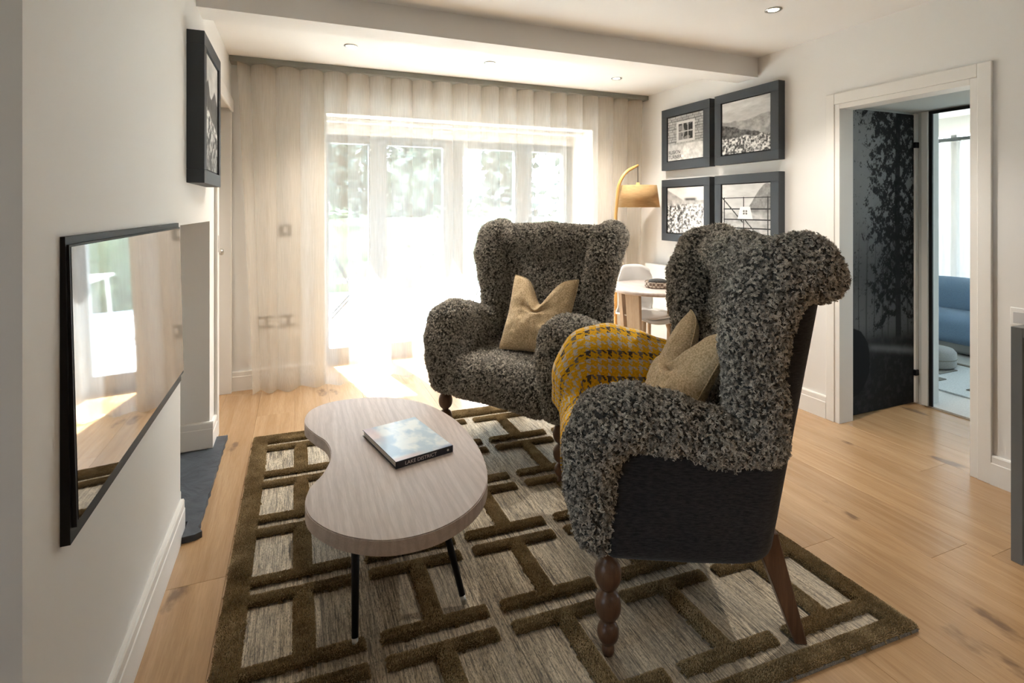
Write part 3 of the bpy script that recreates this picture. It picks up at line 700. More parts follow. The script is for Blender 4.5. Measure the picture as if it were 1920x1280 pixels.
# ================================================================== RUG
PILE = M('olive_brown_wool_pile', (0.15, 0.11, 0.055), 0.95, spec=.1); g = G(PILE); v = g.coord('Object', (1, 1, 1), True)
n1 = g.noise(v, 14, 3); n2 = g.noise(g.coord('Object', (1.0, 1, 1)), 330, 2, .7); wv = g.n('ShaderNodeTexWave', wave_type='BANDS', bands_direction='X'); wv.inputs['Scale'].default_value = 60; wv.inputs['Distortion'].default_value = 1.5; wv.inputs['Detail'].default_value = 2; g.l(g.coord(), wv.inputs['Vector'])
cc = g.ramp(n1, [(0.3, (0.135, 0.092, 0.040)), (0.7, (0.25, 0.182, 0.090))]); cc = g.mix(g.ramp(n2, [(0.3, (.55,) * 3), (.7, (0,) * 3)]), cc, (0.05, 0.035, 0.016)); g.base(cc)
hh = g.n('ShaderNodeMath', operation='ADD'); g.l(n2, hh.inputs[0]); g.l(wv.outputs['Fac'], hh.inputs[1]); g.bump(hh.outputs[0], .7, .004); g.b.inputs['Sheen Weight'].default_value = .08
FLAT = M('flat_woven_ground', (0.33, 0.29, 0.24), .85, spec=.2); g = G(FLAT)
a1 = g.noise(g.coord('Object', (1, .045, 1)), 190, 3, .75); a2 = g.noise(g.coord('Object', (1, .28, 1)), 330, 2, .8); a3 = g.noise(g.coord('Object', (1, .10, 1)), 14, 3)
cc = g.ramp(a1, [(0.36, (.12, .10, .08)), (.5, (.48, .395, .275)), (.64, (.72, .62, .465))]); cc = g.mix(g.ramp(a2, [(.34, (.85,) * 3), (.52, (0,) * 3)]), cc, (.055, .055, .06)); cc = g.mix(g.ramp(a3, [(.35, (.0,) * 3), (.7, (.35,) * 3)]), cc, (.52, .47, .39)); g.base(cc); g.bump(a2, .5, .003)
rug = empty('area_rug', (0, 0, 0)); tag(rug, 'large grey beige rug with raised olive brown line pattern', 'rug')
SH = -0.045
def shear(o):
    for v_ in o.data.vertices: v_.co.y += SH * v_.co.x
RX0, RX1, RY0, RY1 = -0.23, 1.85, 1.152, 3.405
o = box('woven_ground', RX0 + .012, RX1 - .012, RY0 + .012, RY1 - .012, 0.0005, .0075, FLAT, rug); shear(o)
def pile_strip(name, rects, h=.0245, parent=rug, org=(0, 0)):
    # union of axis aligned rects as one height field with rounded, slightly uneven edges
    x0 = min(r[0] for r in rects) - .006; x1 = max(r[1] for r in rects) + .006; y0 = min(r[2] for r in rects) - .006; y1 = max(r[3] for r in rects) + .006
    st = .0055
    xs = np.arange(x0, x1 + st, st); ys = np.arange(y0, y1 + st, st); X, Y = np.meshgrid(xs, ys, indexing='ij')
    D = np.full(X.shape, 9.0)
    for a, b, c, d in rects:
        qx = np.abs(X - (a + b) / 2) - (b - a) / 2; qy = np.abs(Y - (c + d) / 2) - (d - c) / 2
        D = np.minimum(D, np.hypot(np.maximum(qx, 0), np.maximum(qy, 0)) + np.minimum(np.maximum(qx, qy), 0))
    D = D + .0035 * (fbm(X * 70, Y * 70, 2, 2) - .5)
    Z = .004 + (h - .004) * np.sqrt(np.clip(1 - np.clip((D + .011) / .0125, 0, 1) ** 2, 0, 1)) + .0022 * (fbm(X * 90, Y * 90, 7, 2) - .5) * (D < -.002)
    keep = D < .0055
    idx = -np.ones(X.shape, int); qk = keep[:-1, :-1] & keep[1:, :-1] & keep[1:, 1:] & keep[:-1, 1:]
    used = np.zeros(X.shape, bool); used[:-1, :-1] |= qk; used[1:, :-1] |= qk; used[1:, 1:] |= qk; used[:-1, 1:] |= qk
    idx[used] = np.arange(used.sum()); V = np.stack([X[used] - org[0], Y[used] - org[1], Z[used]], -1)
    i, j = np.nonzero(qk); F_ = np.stack([idx[i, j], idx[i + 1, j], idx[i + 1, j + 1], idx[i, j + 1]], -1)
    return pyd(name, V, F_, PILE, parent, True)
bd = pile_strip('raised_border', [(RX0, RX1, RY1 - .095, RY1), (RX0, RX1, RY0, RY0 + .055), (RX0, RX0 + .076, RY0, RY1), (RX1 - .076, RX1, RY0, RY1)]); shear(bd)
BW = .046
near = [(3.205, 2.897), (2.79, 2.486), (2.378, 2.078), (1.97, 1.672), (1.56, 1.262)]
motif = None
for r_, (t, b) in enumerate(near):
    for c_ in range(5):
        xc = 0.022 + .397 * c_
        lx = xc - .172; rx = xc + .172
        if c_ == 0: lx = RX0 + .06
        if c_ == 4: rx = RX1 - .06
        key = (c_ == 0) - (c_ == 4)
        cache = pile_strip.__dict__.setdefault('c', {})
        if key not in cache:
            o = pile_strip('raised_motif', [(lx, rx, t, t + BW), (lx, rx, b, b + BW), (xc - .029, xc + .029, b, t + BW)], org=(xc, t))
            shear(o); cache[key] = o.data
        else: o = link('raised_motif', cache[key], None, rug)
        o.location = (xc, t + SH * xc, 0)
FRINGE = fabric('rug_edge_binding', (.30, .28, .24), (.06, .055, .05), (1, 1, 1), 260, .4)
bnd = box('edge_binding', RX0, RX1, RY0 - .003, RY0 + .006, .0005, .010, FRINGE, rug, .002); shear(bnd)

# ================================================================== SDF MODELLING
def surf_nets(fn, lo, hi, h):
    lo = np.array(lo, float); hi = np.array(hi, float); n = np.ceil((hi - lo) / h).astype(int) + 1
    ax = [lo[i] + h * np.arange(n[i]) for i in range(3)]
    Gd = np.stack(np.meshgrid(*ax, indexing='ij'), -1); V = fn(Gd)
    ins = V < 0
    c = np.zeros(tuple(n - 1), int)
    for dx in (0, 1):
        for dy in (0, 1):
            for dz in (0, 1): c += ins[dx:n[0] - 1 + dx, dy:n[1] - 1 + dy, dz:n[2] - 1 + dz]
    act = (c > 0) & (c < 8); idx = -np.ones(act.shape, int); idx[act] = np.arange(act.sum())
    I = np.argwhere(act); P = lo + (I + .5) * h
    def grad(P, e=.003):
        return np.stack([fn(P + np.eye(3)[k] * e) - fn(P - np.eye(3)[k] * e) for k in range(3)], -1) / (2 * e)
    for _ in range(4):
        gq = grad(P); d = fn(P); L = (gq * gq).sum(-1) + 1e-6
        P = P - np.clip(d / L, -h, h)[:, None] * gq * .9
    gq = grad(P); N = gq / (np.linalg.norm(gq, axis=1)[:, None] + 1e-9)
    F_ = []
    for a in range(3):
        b, c2 = (a + 1) % 3, (a + 2) % 3
        sl0 = [slice(None)] * 3; sl1 = [slice(None)] * 3; sl0[a] = slice(0, n[a] - 1); sl1[a] = slice(1, n[a])
        A0, A1 = ins[tuple(sl0)], ins[tuple(sl1)]
        E_ = np.argwhere(A0 != A1); s0 = A0[tuple(E_.T)]
        ok = (E_[:, b] > 0) & (E_[:, c2] > 0) & (E_[:, b] < n[b] - 1) & (E_[:, c2] < n[c2] - 1); E_ = E_[ok]; s0 = s0[ok]
        q = []
        for db, dc in ((-1, -1), (0, -1), (0, 0), (-1, 0)):
            e = E_.copy(); e[:, b] += db; e[:, c2] += dc; q.append(idx[tuple(e.T)])
        q = np.stack(q, -1); q[~s0] = q[~s0][:, ::-1]; F_.append(q)
    F_ = np.concatenate(F_); F_ = F_[(F_ >= 0).all(1)]
    return P, F_, N
def smin(a, b, k): hh = np.clip(.5 + .5 * (b - a) / k, 0, 1); return b * (1 - hh) + a * hh - k * hh * (1 - hh)
def smax(a, b, k): return -smin(-a, -b, k)
def rbox(p, c, half, r):
    q = np.abs(p - np.array(c)) - (np.array(half) - r)
    return np.linalg.norm(np.maximum(q, 0), axis=-1) + np.minimum(q.max(-1), 0) - r
def chain(p, pts, rad, xs=1.0):
    # rounded cone chain, squashed along x by xs
    d = None
    q = p.copy(); q[..., 0] = q[..., 0] / xs
    for (a, ra), (b, rb) in zip(zip(pts[:-1], rad[:-1]), zip(pts[1:], rad[1:])):
        a = np.array(a, float); b = np.array(b, float); a[0] /= xs; b[0] /= xs
        ab = b - a; t = np.clip(((q - a) @ ab) / (ab @ ab), 0, 1)
        e = np.linalg.norm(q - a - t[..., None] * ab, axis=-1) - (ra + t * (rb - ra))
        d = e if d is None else smin(d, e, .03)
    return d
ARM = [(.378, -.045, .375), (.378, -.052, .50), (.378, -.045, .62), (.378, -.005, .70), (.378, .07, .722), (.378, .18, .705), (.376, .30, .672), (.372, .43, .655)]
ARMR = [.055, .070, .080, .088, .085, .078, .070, .068]
def sd_arm(p):
    t = chain(p, ARM, ARMR, 1.08)
    inner = rbox(p, (.352, .18, .50), (.060, .235, .20), .05)
    return smin(t, inner, .04)
WING = [(.372, .45, .655), (.362, .440, .78), (.378, .428, .95), (.402, .436, 1.06), (.408, .485, 1.158), (.398, .56, 1.182), (.388, .61, 1.152)]
WINGR = [.074, .082, .086, .092, .094, .088, .070]
def sd_wing(p): return chain(p, WING, WINGR, .92)
def sd_back(p):
    q = p.copy(); q[..., 1] = q[..., 1] - .20 * (p[..., 2] - .5)
    panel = rbox(q, (0, .458, .82), (.340, .062, .385), .055)
    roll = chain(p, [(-.34, .535, 1.165), (0, .525, 1.166), (.34, .535, 1.165)], [.080, .090, .080])
    return smin(panel, roll, .06)
def sd_seat(p):
    crown = .018 * (1 - (p[..., 0] / .33) ** 2); q = p.copy(); q[..., 2] = q[..., 2] - crown
    return rbox(q, (0, .17, .402), (.33, .262, .112), .085)
def sd_shell(p):
    x, y, z = p[..., 0], p[..., 1], p[..., 2]
    yb = .508 + .187 * (z - .40)
    wx = .432 - .06 * np.clip(y - .25, 0, 1)
    side = np.abs(x) - wx
    d = smax(side, y - yb, .11)
    d = smax(d, -(z - .300), .05)
    low = np.maximum(z - .66, -(y + .01)); high = np.maximum(z - 1.15, -(y - .44))
    d = smax(d, np.minimum(low, high), .03)
    seatcut = np.maximum(np.maximum(np.abs(x) - .36, y - .40 - .2 * (z - .5)), -(z - .42)); backcut = np.maximum(np.maximum(np.abs(x) - .32, y - .455 - .2 * (z - .5)), -(z - .42))
    return np.maximum(d, -np.minimum(seatcut, backcut))

def fleece_curves(name, P, F_, N, dens, seed, parent, length=.0125, K=5, cull=()):
    rg = np.random.default_rng(seed)
    tri = np.concatenate([F_[:, [0, 1, 2]], F_[:, [0, 2, 3]]]); A = P[tri]
    ar = .5 * np.linalg.norm(np.cross(A[:, 1] - A[:, 0], A[:, 2] - A[:, 0]), axis=1)
    nT = int(ar.sum() * dens); t = rg.choice(len(tri), nT, p=ar / ar.sum()); w = rg.dirichlet((1, 1, 1), nT)
    b = (P[tri[t]] * w[..., None]).sum(1); n = (N[tri[t]] * w[..., None]).sum(1); n /= np.linalg.norm(n, axis=1)[:, None] + 1e-9
    ok = np.ones(nT, bool)
    for cf in cull: ok &= cf(b + n * .004) > -.003
    b, n = b[ok], n[ok]; nT = len(b)
    r3 = rg.normal(size=(nT, 3)); t1 = r3 - (r3 * n).sum(1)[:, None] * n; t1 /= np.linalg.norm(t1, axis=1)[:, None]; t2 = np.cross(n, t1)
    sh = np.clip(rg.normal(.52, .29, nT), 0, 1)
    lean = (t1 * rg.normal(0, .45, nT)[:, None] + t2 * rg.normal(0, .45, nT)[:, None] + np.array([0, 0, -.25]))
    ax = n + lean; ax /= np.linalg.norm(ax, axis=1)[:, None]
    ln = length * (.65 + .7 * rg.random(nT)); ph = rg.random(nT) * 6.28; om = rg.choice([-1, 1], nT) * rg.uniform(1.1, 1.7, nT)
    NP = 6; out = np.zeros((nT, K, NP, 3), np.float32); rad = np.zeros((nT, K, NP), np.float32)
    for k in range(K):
        o = (t1 * rg.normal(0, .0022, nT)[:, None] + t2 * rg.normal(0, .0022, nT)[:, None]); p2 = ph + rg.normal(0, .35, nT); l2 = ln * rg.uniform(.8, 1.15, nT)
        for i in range(NP):
            s = i / (NP - 1); cr_ = .0040 * s ** .7
            out[:, k, i] = b + o * (1 - .4 * s) - n * .002 + ax * (l2 * s)[:, None] + (t1 * np.cos(p2 + om * i)[:, None] + t2 * np.sin(p2 + om * i)[:, None]) * cr_
            rad[:, k, i] = .00085 * (1 - .5 * s)
    cv = bpy.data.hair_curves.new(name); n_c = nT * K
    cv.add_curves([NP] * n_c)
    cv.attributes['position'].data.foreach_set('vector', out.reshape(-1))
    ra = cv.attributes.get('radius') or cv.attributes.new('radius', 'FLOAT', 'POINT'); ra.data.foreach_set('value', rad.reshape(-1))
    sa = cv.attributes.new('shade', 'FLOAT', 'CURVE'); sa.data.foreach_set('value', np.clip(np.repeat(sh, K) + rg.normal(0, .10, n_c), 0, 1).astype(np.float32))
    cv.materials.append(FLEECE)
    o = bpy.data.objects.new(name, cv); COL.objects.link(o); o.parent = parent; o['kind'] = 'stuff'
    return o
DENS = 24000
def flip(f): return lambda p: f(p * np.array([-1, 1, 1]))
def fur_part(name, fn, lo, hi, parent, seed, mirror=False, h=.014):
    P, F_, N = surf_nets(fn, lo, hi, h)
    if mirror: P = P * [-1, 1, 1]; N = N * [-1, 1, 1]; F_ = F_[:, ::-1]
    o = pyd(name, P, F_, FLEECE_BASE, parent, True)
    others = [f for f in (sd_arm, sd_wing) if f is not fn or name in ('seat', 'backrest')] + [flip(f) for f in (sd_arm, sd_wing)] + [f for f in (sd_seat, sd_back, sd_shell) if f is not fn]
    if mirror: others = [flip(f) for f in (sd_arm, sd_wing) if f is not fn] + [sd_arm, sd_wing, sd_seat, sd_back, sd_shell]
    fleece_curves('fleece', P, F_, N, DENS, seed, o, cull=others)
    return o
def make_armchair():
    r = empty('wingback_armchair')
    fur_part('seat', sd_seat, (-.38, -.14, .26), (.38, .47, .58), r, 1)
    fur_part('backrest', sd_back, (-.46, .28, .36), (.46, .72, 1.34), r, 2)
    for k, mir in enumerate((False, True)):
        fur_part('armrest', sd_arm, (.26, -.18, .27), (.52, .55, .86), r, 3 + k, mir); fur_part('wing', sd_wing, (.24, .30, .48), (.54, .74, 1.34), r, 5 + k, mir)
    P, F_, N = surf_nets(sd_shell, (-.48, -.06, .24), (.48, .74, 1.22), .016); pyd('outer_shell', P, F_, CHARCOAL, r, True)
    prof = [(.001, 0), (.016, 0), (.020, .010), (.019, .022), (.015, .028)]
    for zc, hh_, rr in ((.066, .036, .033), (.148, .048, .0395), (.244, .050, .0405)):
        for q in np.linspace(-.93, .93, 11): prof.append((rr * math.sqrt(1 - q * q) ** .85 if abs(q) < .99 else .012, zc + q * hh_))
    prof += [(.018, .296), (.020, .33), (.001, .33)]
    for s in (-1, 1):
        lathe('front_leg', prof, WALNUT, r, 24, (s * .385, 0, 0))
        v = []
        for (x, y, z, w_) in ((s * .285, .60, 0, .017), (s * .275, .490, .345, .034)):
            v += [(x - w_, y - w_ * 1.1, z), (x + w_, y - w_ * 1.1, z), (x + w_, y + w_ * 1.1, z), (x - w_, y + w_ * 1.1, z)]
        bm = bmesh.new(); vs = [bm.verts.new(q) for q in v]
        for q in ((0, 1, 2, 3), (4, 5, 6, 7), (0, 1, 5, 4), (1, 2, 6, 5), (2, 3, 7, 6), (3, 0, 4, 7)): bm.faces.new([vs[i] for i in q])
        bmesh.ops.bevel(bm, geom=list(bm.edges), offset=.003, segments=1, affect='EDGES')
        bm_obj('rear_leg', bm, WALNUT, r)
    return r
ch1 = make_armchair()
CH_A = math.radians(27.5)
dN = (math.cos(CH_A), -math.sin(CH_A)); XN = (dN[1], -dN[0])
LEGA = (0.876, 1.367)
ch1.location = (LEGA[0] - .385 * XN[0], LEGA[1] - .385 * XN[1], .010); ch1.rotation_euler = (0, 0, math.atan2(XN[1], XN[0]))
tag(ch1, 'charcoal sheepskin wingback armchair nearest the viewer, with the houndstooth throw', 'armchair', 'sheepskin wingback armchairs')
ch2 = copy_tree(ch1)
dF = Vector((.848, .53)).normalized(); XF = (dF.y, -dF.x)
ch2.location = (1.001, 2.628, .010); ch2.rotation_euler = (0, 0, math.atan2(XF[1], XF[0]))
tag(ch2, 'charcoal sheepskin wingback armchair standing in front of the sheer curtains', 'armchair', 'sheepskin wingback armchairs')

# ---- cushions
def cushion(label, parent_chair, loc, tilt, yaw, size=.44, chop=.11, seed=1, lean=0.0):
    n = 56
    u, v = np.meshgrid(np.linspace(-1, 1, n), np.linspace(-1, 1, n), indexing='ij')
    sides = []
    ear = (np.abs(u) ** 6) * (np.abs(v) ** 6)
    prof = (np.clip(1 - np.abs(u) ** 2.6, 0, 1) ** .55) * (np.clip(1 - np.abs(v) ** 2.6, 0, 1) ** .55)
    wob = fbm(u * 2.5 + seed * 7, v * 2.5 + 3, seed, 3) - .5
    px = u * size / 2 * (1 - .06 * (1 - v ** 2) ** 2 * np.sign(1)) ; pz = v * size / 2 * (1 - .06 * (1 - u ** 2) ** 2)
    cut = chop * np.exp(-(u / .33) ** 2) * sm(-.2, 1, v)
    pz = pz - cut + .02 * np.abs(u) * sm(.3, 1, v)
    crease = .035 * np.exp(-(u / .45) ** 2) * np.exp(-((v - .28 + .25 * u * u) / .13) ** 2)
    th = .075 * prof * (1 + .5 * wob)
    V = []; F_ = []
    idx = np.arange(n * n).reshape(n, n)
    front = np.stack([px, -th + crease, pz], -1).reshape(-1, 3); back = np.stack([px, th * .9, pz], -1).reshape(-1, 3)
    rim = np.zeros((n, n), bool); rim[0] = rim[-1] = True; rim[:, 0] = rim[:, -1] = True
    bi = idx.copy() + n * n; bi[rim] = idx[rim]
    fF = np.stack([idx[:-1, :-1], idx[1:, :-1], idx[1:, 1:], idx[:-1, 1:]], -1).reshape(-1, 4); fB = np.stack([bi[:-1, :-1], bi[:-1, 1:], bi[1:, 1:], bi[1:, :-1]], -1).reshape(-1, 4)
    r = empty('scatter_cushion'); tag(r, label, 'cushion', 'tan tweed scatter cushions')
    Rm = Matrix.Rotation(yaw, 4, 'Z') @ Matrix.Rotation(tilt, 4, 'X') @ Matrix.Rotation(lean, 4, 'Y')
    r.matrix_world = parent_chair.matrix_basis @ Matrix.Translation(loc) @ Rm
    bm = bmesh.new(); vs = [bm.verts.new(q) for q in np.concatenate([front, back])]
    for q in np.concatenate([fF, fB]): bm.faces.new([vs[i] for i in q])
    bmesh.ops.delete(bm, geom=[v_ for v_ in bm.verts if not v_.link_faces], context='VERTS')
    bm_obj('cover', bm, TWEED, r, True)
    edge = [tuple(front[idx[i, 0]]) for i in range(n)] + [tuple(front[idx[-1, j]]) for j in range(1, n)] + [tuple(front[idx[i, -1]]) for i in range(n - 2, -1, -1)] + [tuple(front[idx[0, j]]) for j in range(n - 2, 0, -1)]
    tube('piping', edge, .0028, TWEED, r, 6)
    return r
cushion('tan tweed cushion with chopped top leaning in the armchair by the curtains', ch2, (.075, .275, .738), math.radians(-24), math.radians(4), .42, .13, 1)
cushion('tan tweed cushion leaning in the nearest armchair beside the throw', ch1, (.0, .295, .715), math.radians(-28), math.radians(4), .45, .13, 5, math.radians(0))

# ---- houndstooth throw over the far arm of the near armchair
def throw():
    def body(p):
        q = p * np.array([-1, 1, 1])
        return smin(sd_arm(q), sd_seat(p), .05)
    TH_, LEN, WID = .0054, .70, .62
    nu, nv = int(LEN / TH_) + 1, int(WID / TH_) + 1
    U, Vv = np.meshgrid(np.linspace(0, 1, nu), np.linspace(0, 1, nv), indexing='ij')
    # lengthwise: from the rear of the arm, forwards over its rounded front, then hanging down
    Ln = U * LEN; front = sm(.34, .54, Ln)
    a1 = np.clip(Vv / .5, 0, 1); a2 = np.clip((Vv - .5) / .5, 0, 1)
    ang = np.radians(118 - 96 * a1 + 62 * a2)
    d0 = np.stack([np.cos(ang), 0 * ang, np.sin(ang)], -1)
    fr = np.stack([.10 * np.cos(ang) + .12 * Vv, -1 + 0 * ang, .22 * np.sin(ang)], -1)
    d = d0 * (1 - front[..., None]) + fr * front[..., None]; d /= np.linalg.norm(d, axis=-1)[..., None]
    base = np.stack([-.378 + .27 * a2 + .10 * a1 * front,   .335 - np.minimum(Ln, .38), .66 - .20 * a2 - np.maximum(Ln - .36, 0) * .58 + .03 * a2 * front], -1)
    P = base + d * .55
    for _ in range(70):
        s = body(P) - .020 - .030 * front
        P = P - d * np.clip(s, -.02, .04)[..., None] * .8
    for _ in range(14):
        P[1:-1] = P[:-2] * .25 + P[1:-1] * .5 + P[2:] * .25; P[:, 1:-1] = P[:, :-2] * .25 + P[:, 1:-1] * .5 + P[:, 2:] * .25
    i, j = np.meshgrid(np.arange(nu - 1), np.arange(nv - 1), indexing='ij')
    MU = np.array([.78, .43, .014]); LG = np.array([.60, .54, .47]); DG = np.array([.085, .07, .06]); MG = np.array([.20, .17, .145])
    warp = (i % 8) < 3; weft = (j % 8) < 3
    dark = np.where((((i // 8) % 2) == 0)[..., None], DG, MG)
    acc = np.where((((j // 8) % 3) == 0)[..., None], dark, LG)
    tw = ((i + j) % 4) < 2
    c = np.where((np.where(tw, warp, weft))[..., None], acc, MU)
    c = c * (.85 + .3 * RNG.random(c.shape[:2]))[..., None]
    r = empty('houndstooth_throw'); tag(r, 'mustard and grey houndstooth wool throw draped over the nearest armchair', 'throw')
    r.matrix_world = ch1.matrix_basis
    TH = attr_print('houndstooth_wool', .95, 'print', 420)
    for k, (dz, lab) in enumerate(((0.0, 'top_layer'), (.010, 'folded_layer'))):
        Nn = np.zeros_like(P); a = np.gradient(P, axis=0); b = np.gradient(P, axis=1); Nn = np.cross(a, b); Nn /= np.linalg.norm(Nn, axis=-1)[..., None] + 1e-9
        if (Nn[20, 40, 2]) < 0: Nn = -Nn
        Q = P - Nn * dz
        o = grid_mesh(lab, Q, None, TH, r)
        ca = o.data.color_attributes.new('print', 'FLOAT_COLOR', 'CORNER'); cc_ = np.ones(((nu - 1) * (nv - 1), 4, 4), np.float32); cc_[:, :, :3] = c.reshape(-1, 1, 3)
        ca.data.foreach_set('color', cc_.reshape(-1))
        so_ = o.modifiers.new('thickness', 'SOLIDIFY'); so_.thickness = .006; so_.offset = 0
throw()

# ================================================================== COFFEE TABLE
def catmull(pts, n=8):
    out = []; k = len(pts)
    for i in range(k):
        p0, p1, p2, p3 = (np.array(pts[(i + d) % k]) for d in (-1, 0, 1, 2))
        for t in np.linspace(0, 1, n, endpoint=False): out.append(.5 * ((2 * p1) + (-p0 + p2) * t + (2 * p0 - 5 * p1 + 4 * p2 - p3) * t * t + (-p0 + 3 * p1 - 3 * p2 + p3) * t ** 3))
    return out
TZ = .42
# plan of the kidney shaped top in metres
PLAN = [(0.032, 2.476), (0.062, 2.629), (0.184, 2.705), (0.397, 2.672), (0.561, 2.527), (0.652, 2.285), (0.668, 2.027), (0.642, 1.817), (0.589, 1.668), (0.498, 1.564), (0.374, 1.506), (0.238, 1.511), (0.126, 1.581), (0.053, 1.68), (0.025, 1.78), (0.04, 1.893), (0.088, 1.986), (0.12, 2.103), (0.111, 2.239), (0.066, 2.35)]
ol = catmull(PLAN, 6)
ct = empty('kidney_coffee_table', (.33, 2.05, .009)); tag(ct, 'kidney shaped limed oak coffee table with thin black legs', 'table')
bm = bmesh.new(); lo_ = [bm.verts.new((p[0] - .33, p[1] - 2.05, TZ - .045 - .009)) for p in ol]; f0 = bm.faces.new(lo_)
ex = bmesh.ops.extrude_face_region(bm, geom=[f0]); tv_ = [e for e in ex['geom'] if isinstance(e, bmesh.types.BMVert)]; bmesh.ops.translate(bm, verts=tv_, vec=(0, 0, .045))
tf = [e for e in bm.edges if all(abs(v_.co.z - (TZ - .009)) < 1e-4 for v_ in e.verts)]; bmesh.ops.bevel(bm, geom=tf, offset=.003, segments=2, affect='EDGES')
top = bm_obj('table_top', bm, PALEOAK, ct)
def cleg(a, b):
    a = Vector(a) - Vector((.33, 2.05, .009)); b = Vector(b) - Vector((.33, 2.05, .009))
    l = tube('leg', [a, a.lerp(b, .93)], [.0145, .0105], BLACKM, ct, 14); tube('foot', [a.lerp(b, .93), b], [.0098, .009], STEEL, l, 12)
cleg((.18, 1.80, .376), (.166, 1.675, .012)); cleg((.455, 1.84, .376), (.529, 1.715, .016)); cleg((.30, 2.42, .376), (.30, 2.53, .012))
mp_ = lathe('mount_plate', [(.001, .3605), (.05, .3605), (.05, .3655), (.001, .3655)], BLACKM, ct, 20, (-.15, -.25, 0))

# book
bk_c = [(0.233, 2.238), (0.462, 2.306), (0.559, 1.967), (0.331, 1.913)]
bo = Vector((*bk_c[3], 0)); bxv = (Vector((*bk_c[2], 0)) - bo); byv = (Vector((*bk_c[0], 0)) - bo)
bw_, bh_ = bxv.length, byv.length
book = empty('hardback_book', (bo.x, bo.y, TZ), math.atan2(bxv.y, bxv.x)); tag(book, 'large hardback book with pale blue cover lying on the coffee table', 'book')
NAVY = M('dark_navy_cover', (.018, .022, .038), .35)
box('back_cover', 0, bw_, 0, bh_, .0005, .003, NAVY, book, .0006); box('pages', .004, bw_ - .004, .003, bh_ - .004, .003, .023, M('page_paper', (.72, .70, .66), .8), book); box('spine', -.0005, bw_ + .0005, -.0015, .0015, .0005, .026, NAVY, book, .0005)
fc = box('front_cover', 0, bw_, 0, bh_, .023, .0255, NAVY, book, .0006)
u, v = np.meshgrid(np.linspace(0, 1, 110), np.linspace(0, 1, 110), indexing='ij')
sw = fbm(u * 4 + 1.2 * fbm(u * 3, v * 3, 5), v * 4, 9, 4); b1 = sm(.35, .65, sw)
colr = np.array([.50, .62, .72]) * (1 - b1[..., None]) + np.array([.82, .86, .86]) * b1[..., None]
pk = sm(.25, .1, u) * sm(.4, .8, v) + sm(.12, .03, v) * sm(.65, .3, u); pk = np.clip(pk, 0, 1)[..., None]; colr = colr * (1 - .6 * pk) + np.array([.75, .50, .48]) * .6 * pk
dk = (sm(.10, .0, v) * sm(.55, .9, u))[..., None]; colr = colr * (1 - .7 * dk) + np.array([.12, .16, .36]) * .7 * dk
COVER = attr_print('glossy_cover', .18); grid_mesh('cover_print', np.stack([.001 + u * (bw_ - .002), .001 + v * (bh_ - .002), .0258 + 0 * u], -1), colr, COVER, fc, False)
WINK = M('white_ink', (.8, .8, .8), .5)
text('spine_lettering', 'LAKE DISTRICT', .019, WINK, book, (.045 * bw_ / .3, -.0018, .0065), (math.pi / 2, 0, 0), .0002)
lathe('spine_emblem', [(.0005, 0), (.0045, 0), (.0045, .0004), (.0005, .0004)], WINK, book, 14, (bw_ - .022, -.0018, .0135), (math.pi / 2, 0, 0))

# ================================================================== DINING CORNER
lm = empty('arched_floor_lamp', (2.655, 4.02, 0)); tag(lm, 'bent pale wood floor lamp with tan drum shade by the curtain', 'floor lamp')
HONEY = wood('honey_bentwood', (.62, .36, .12), (.50, .27, .08), (.70, .44, .18), 'z', 1.5, .4, False, False)
pth = [(0, 0, .02), (0, 0, 1.35)] + [(.02 + .225 * (1 - math.cos(t)), 0, 1.47 + .27 * math.sin(t)) for t in np.linspace(.0, 1.25, 12)]
pth[1] = (.003, 0, 1.3); e_ = pth[-1]; pth.append((.245, 0, 1.757))
tube('stem', pth, [.0145] * (len(pth) - 1) + [.011], HONEY, lm, 14)
lathe('base', [(.001, 0), (.13, 0), (.135, .008), (.13, .022), (.02, .028), (.001, .028)], HONEY, lm, 28)
tube('cord', [(.242, 0, 1.752), (.242, 0, 1.60)], .003, BLACKM, lm, 8)
SHADE = bpy.data.materials.new('woven_lampshade'); SHADE.use_nodes = True; g = G(SHADE); g.b.inputs['Roughness'].default_value = .8
nn = g.noise(g.coord('Object', (.15, .15, 1)), 130, 3); g.base(g.ramp(nn, [(.3, (.50, .31, .13)), (.7, (.66, .45, .22))])); g.b.inputs['Transmission Weight'].default_value = 0.0
trn = g.n('ShaderNodeBsdfTranslucent'); trn.inputs[0].default_value = (.65, .44, .22, 1); mx = g.n('ShaderNodeMixShader'); mx.inputs[0].default_value = .35
g.l(g.b.outputs[0], mx.inputs[1]); g.l(trn.outputs[0], mx.inputs[2]); g.l(mx.outputs[0], g.t.nodes['Material Output'].inputs[0])
prof = [(.168, 1.572), (.196, 1.372), (.193, 1.372), (.165, 1.572)]
v = []; f = []
for i in range(48):
    a = 2 * math.pi * i / 48
    for r_, z in prof: v.append((.242 + r_ * math.cos(a), r_ * math.sin(a), z))
for i in range(48):
    j = (i + 1) % 48
    for q in range(4): f.append((i * 4 + q, j * 4 + q, j * 4 + (q + 1) % 4, i * 4 + (q + 1) % 4))
pyd('shade', v, f, SHADE, lm, True)
lathe('shade_cap', [(.001, 1.565), (.166, 1.566), (.166, 1.570), (.02, 1.575), (.014, 1.60), (.001, 1.60)], HONEY, lm, 28, (.242, 0, 0))

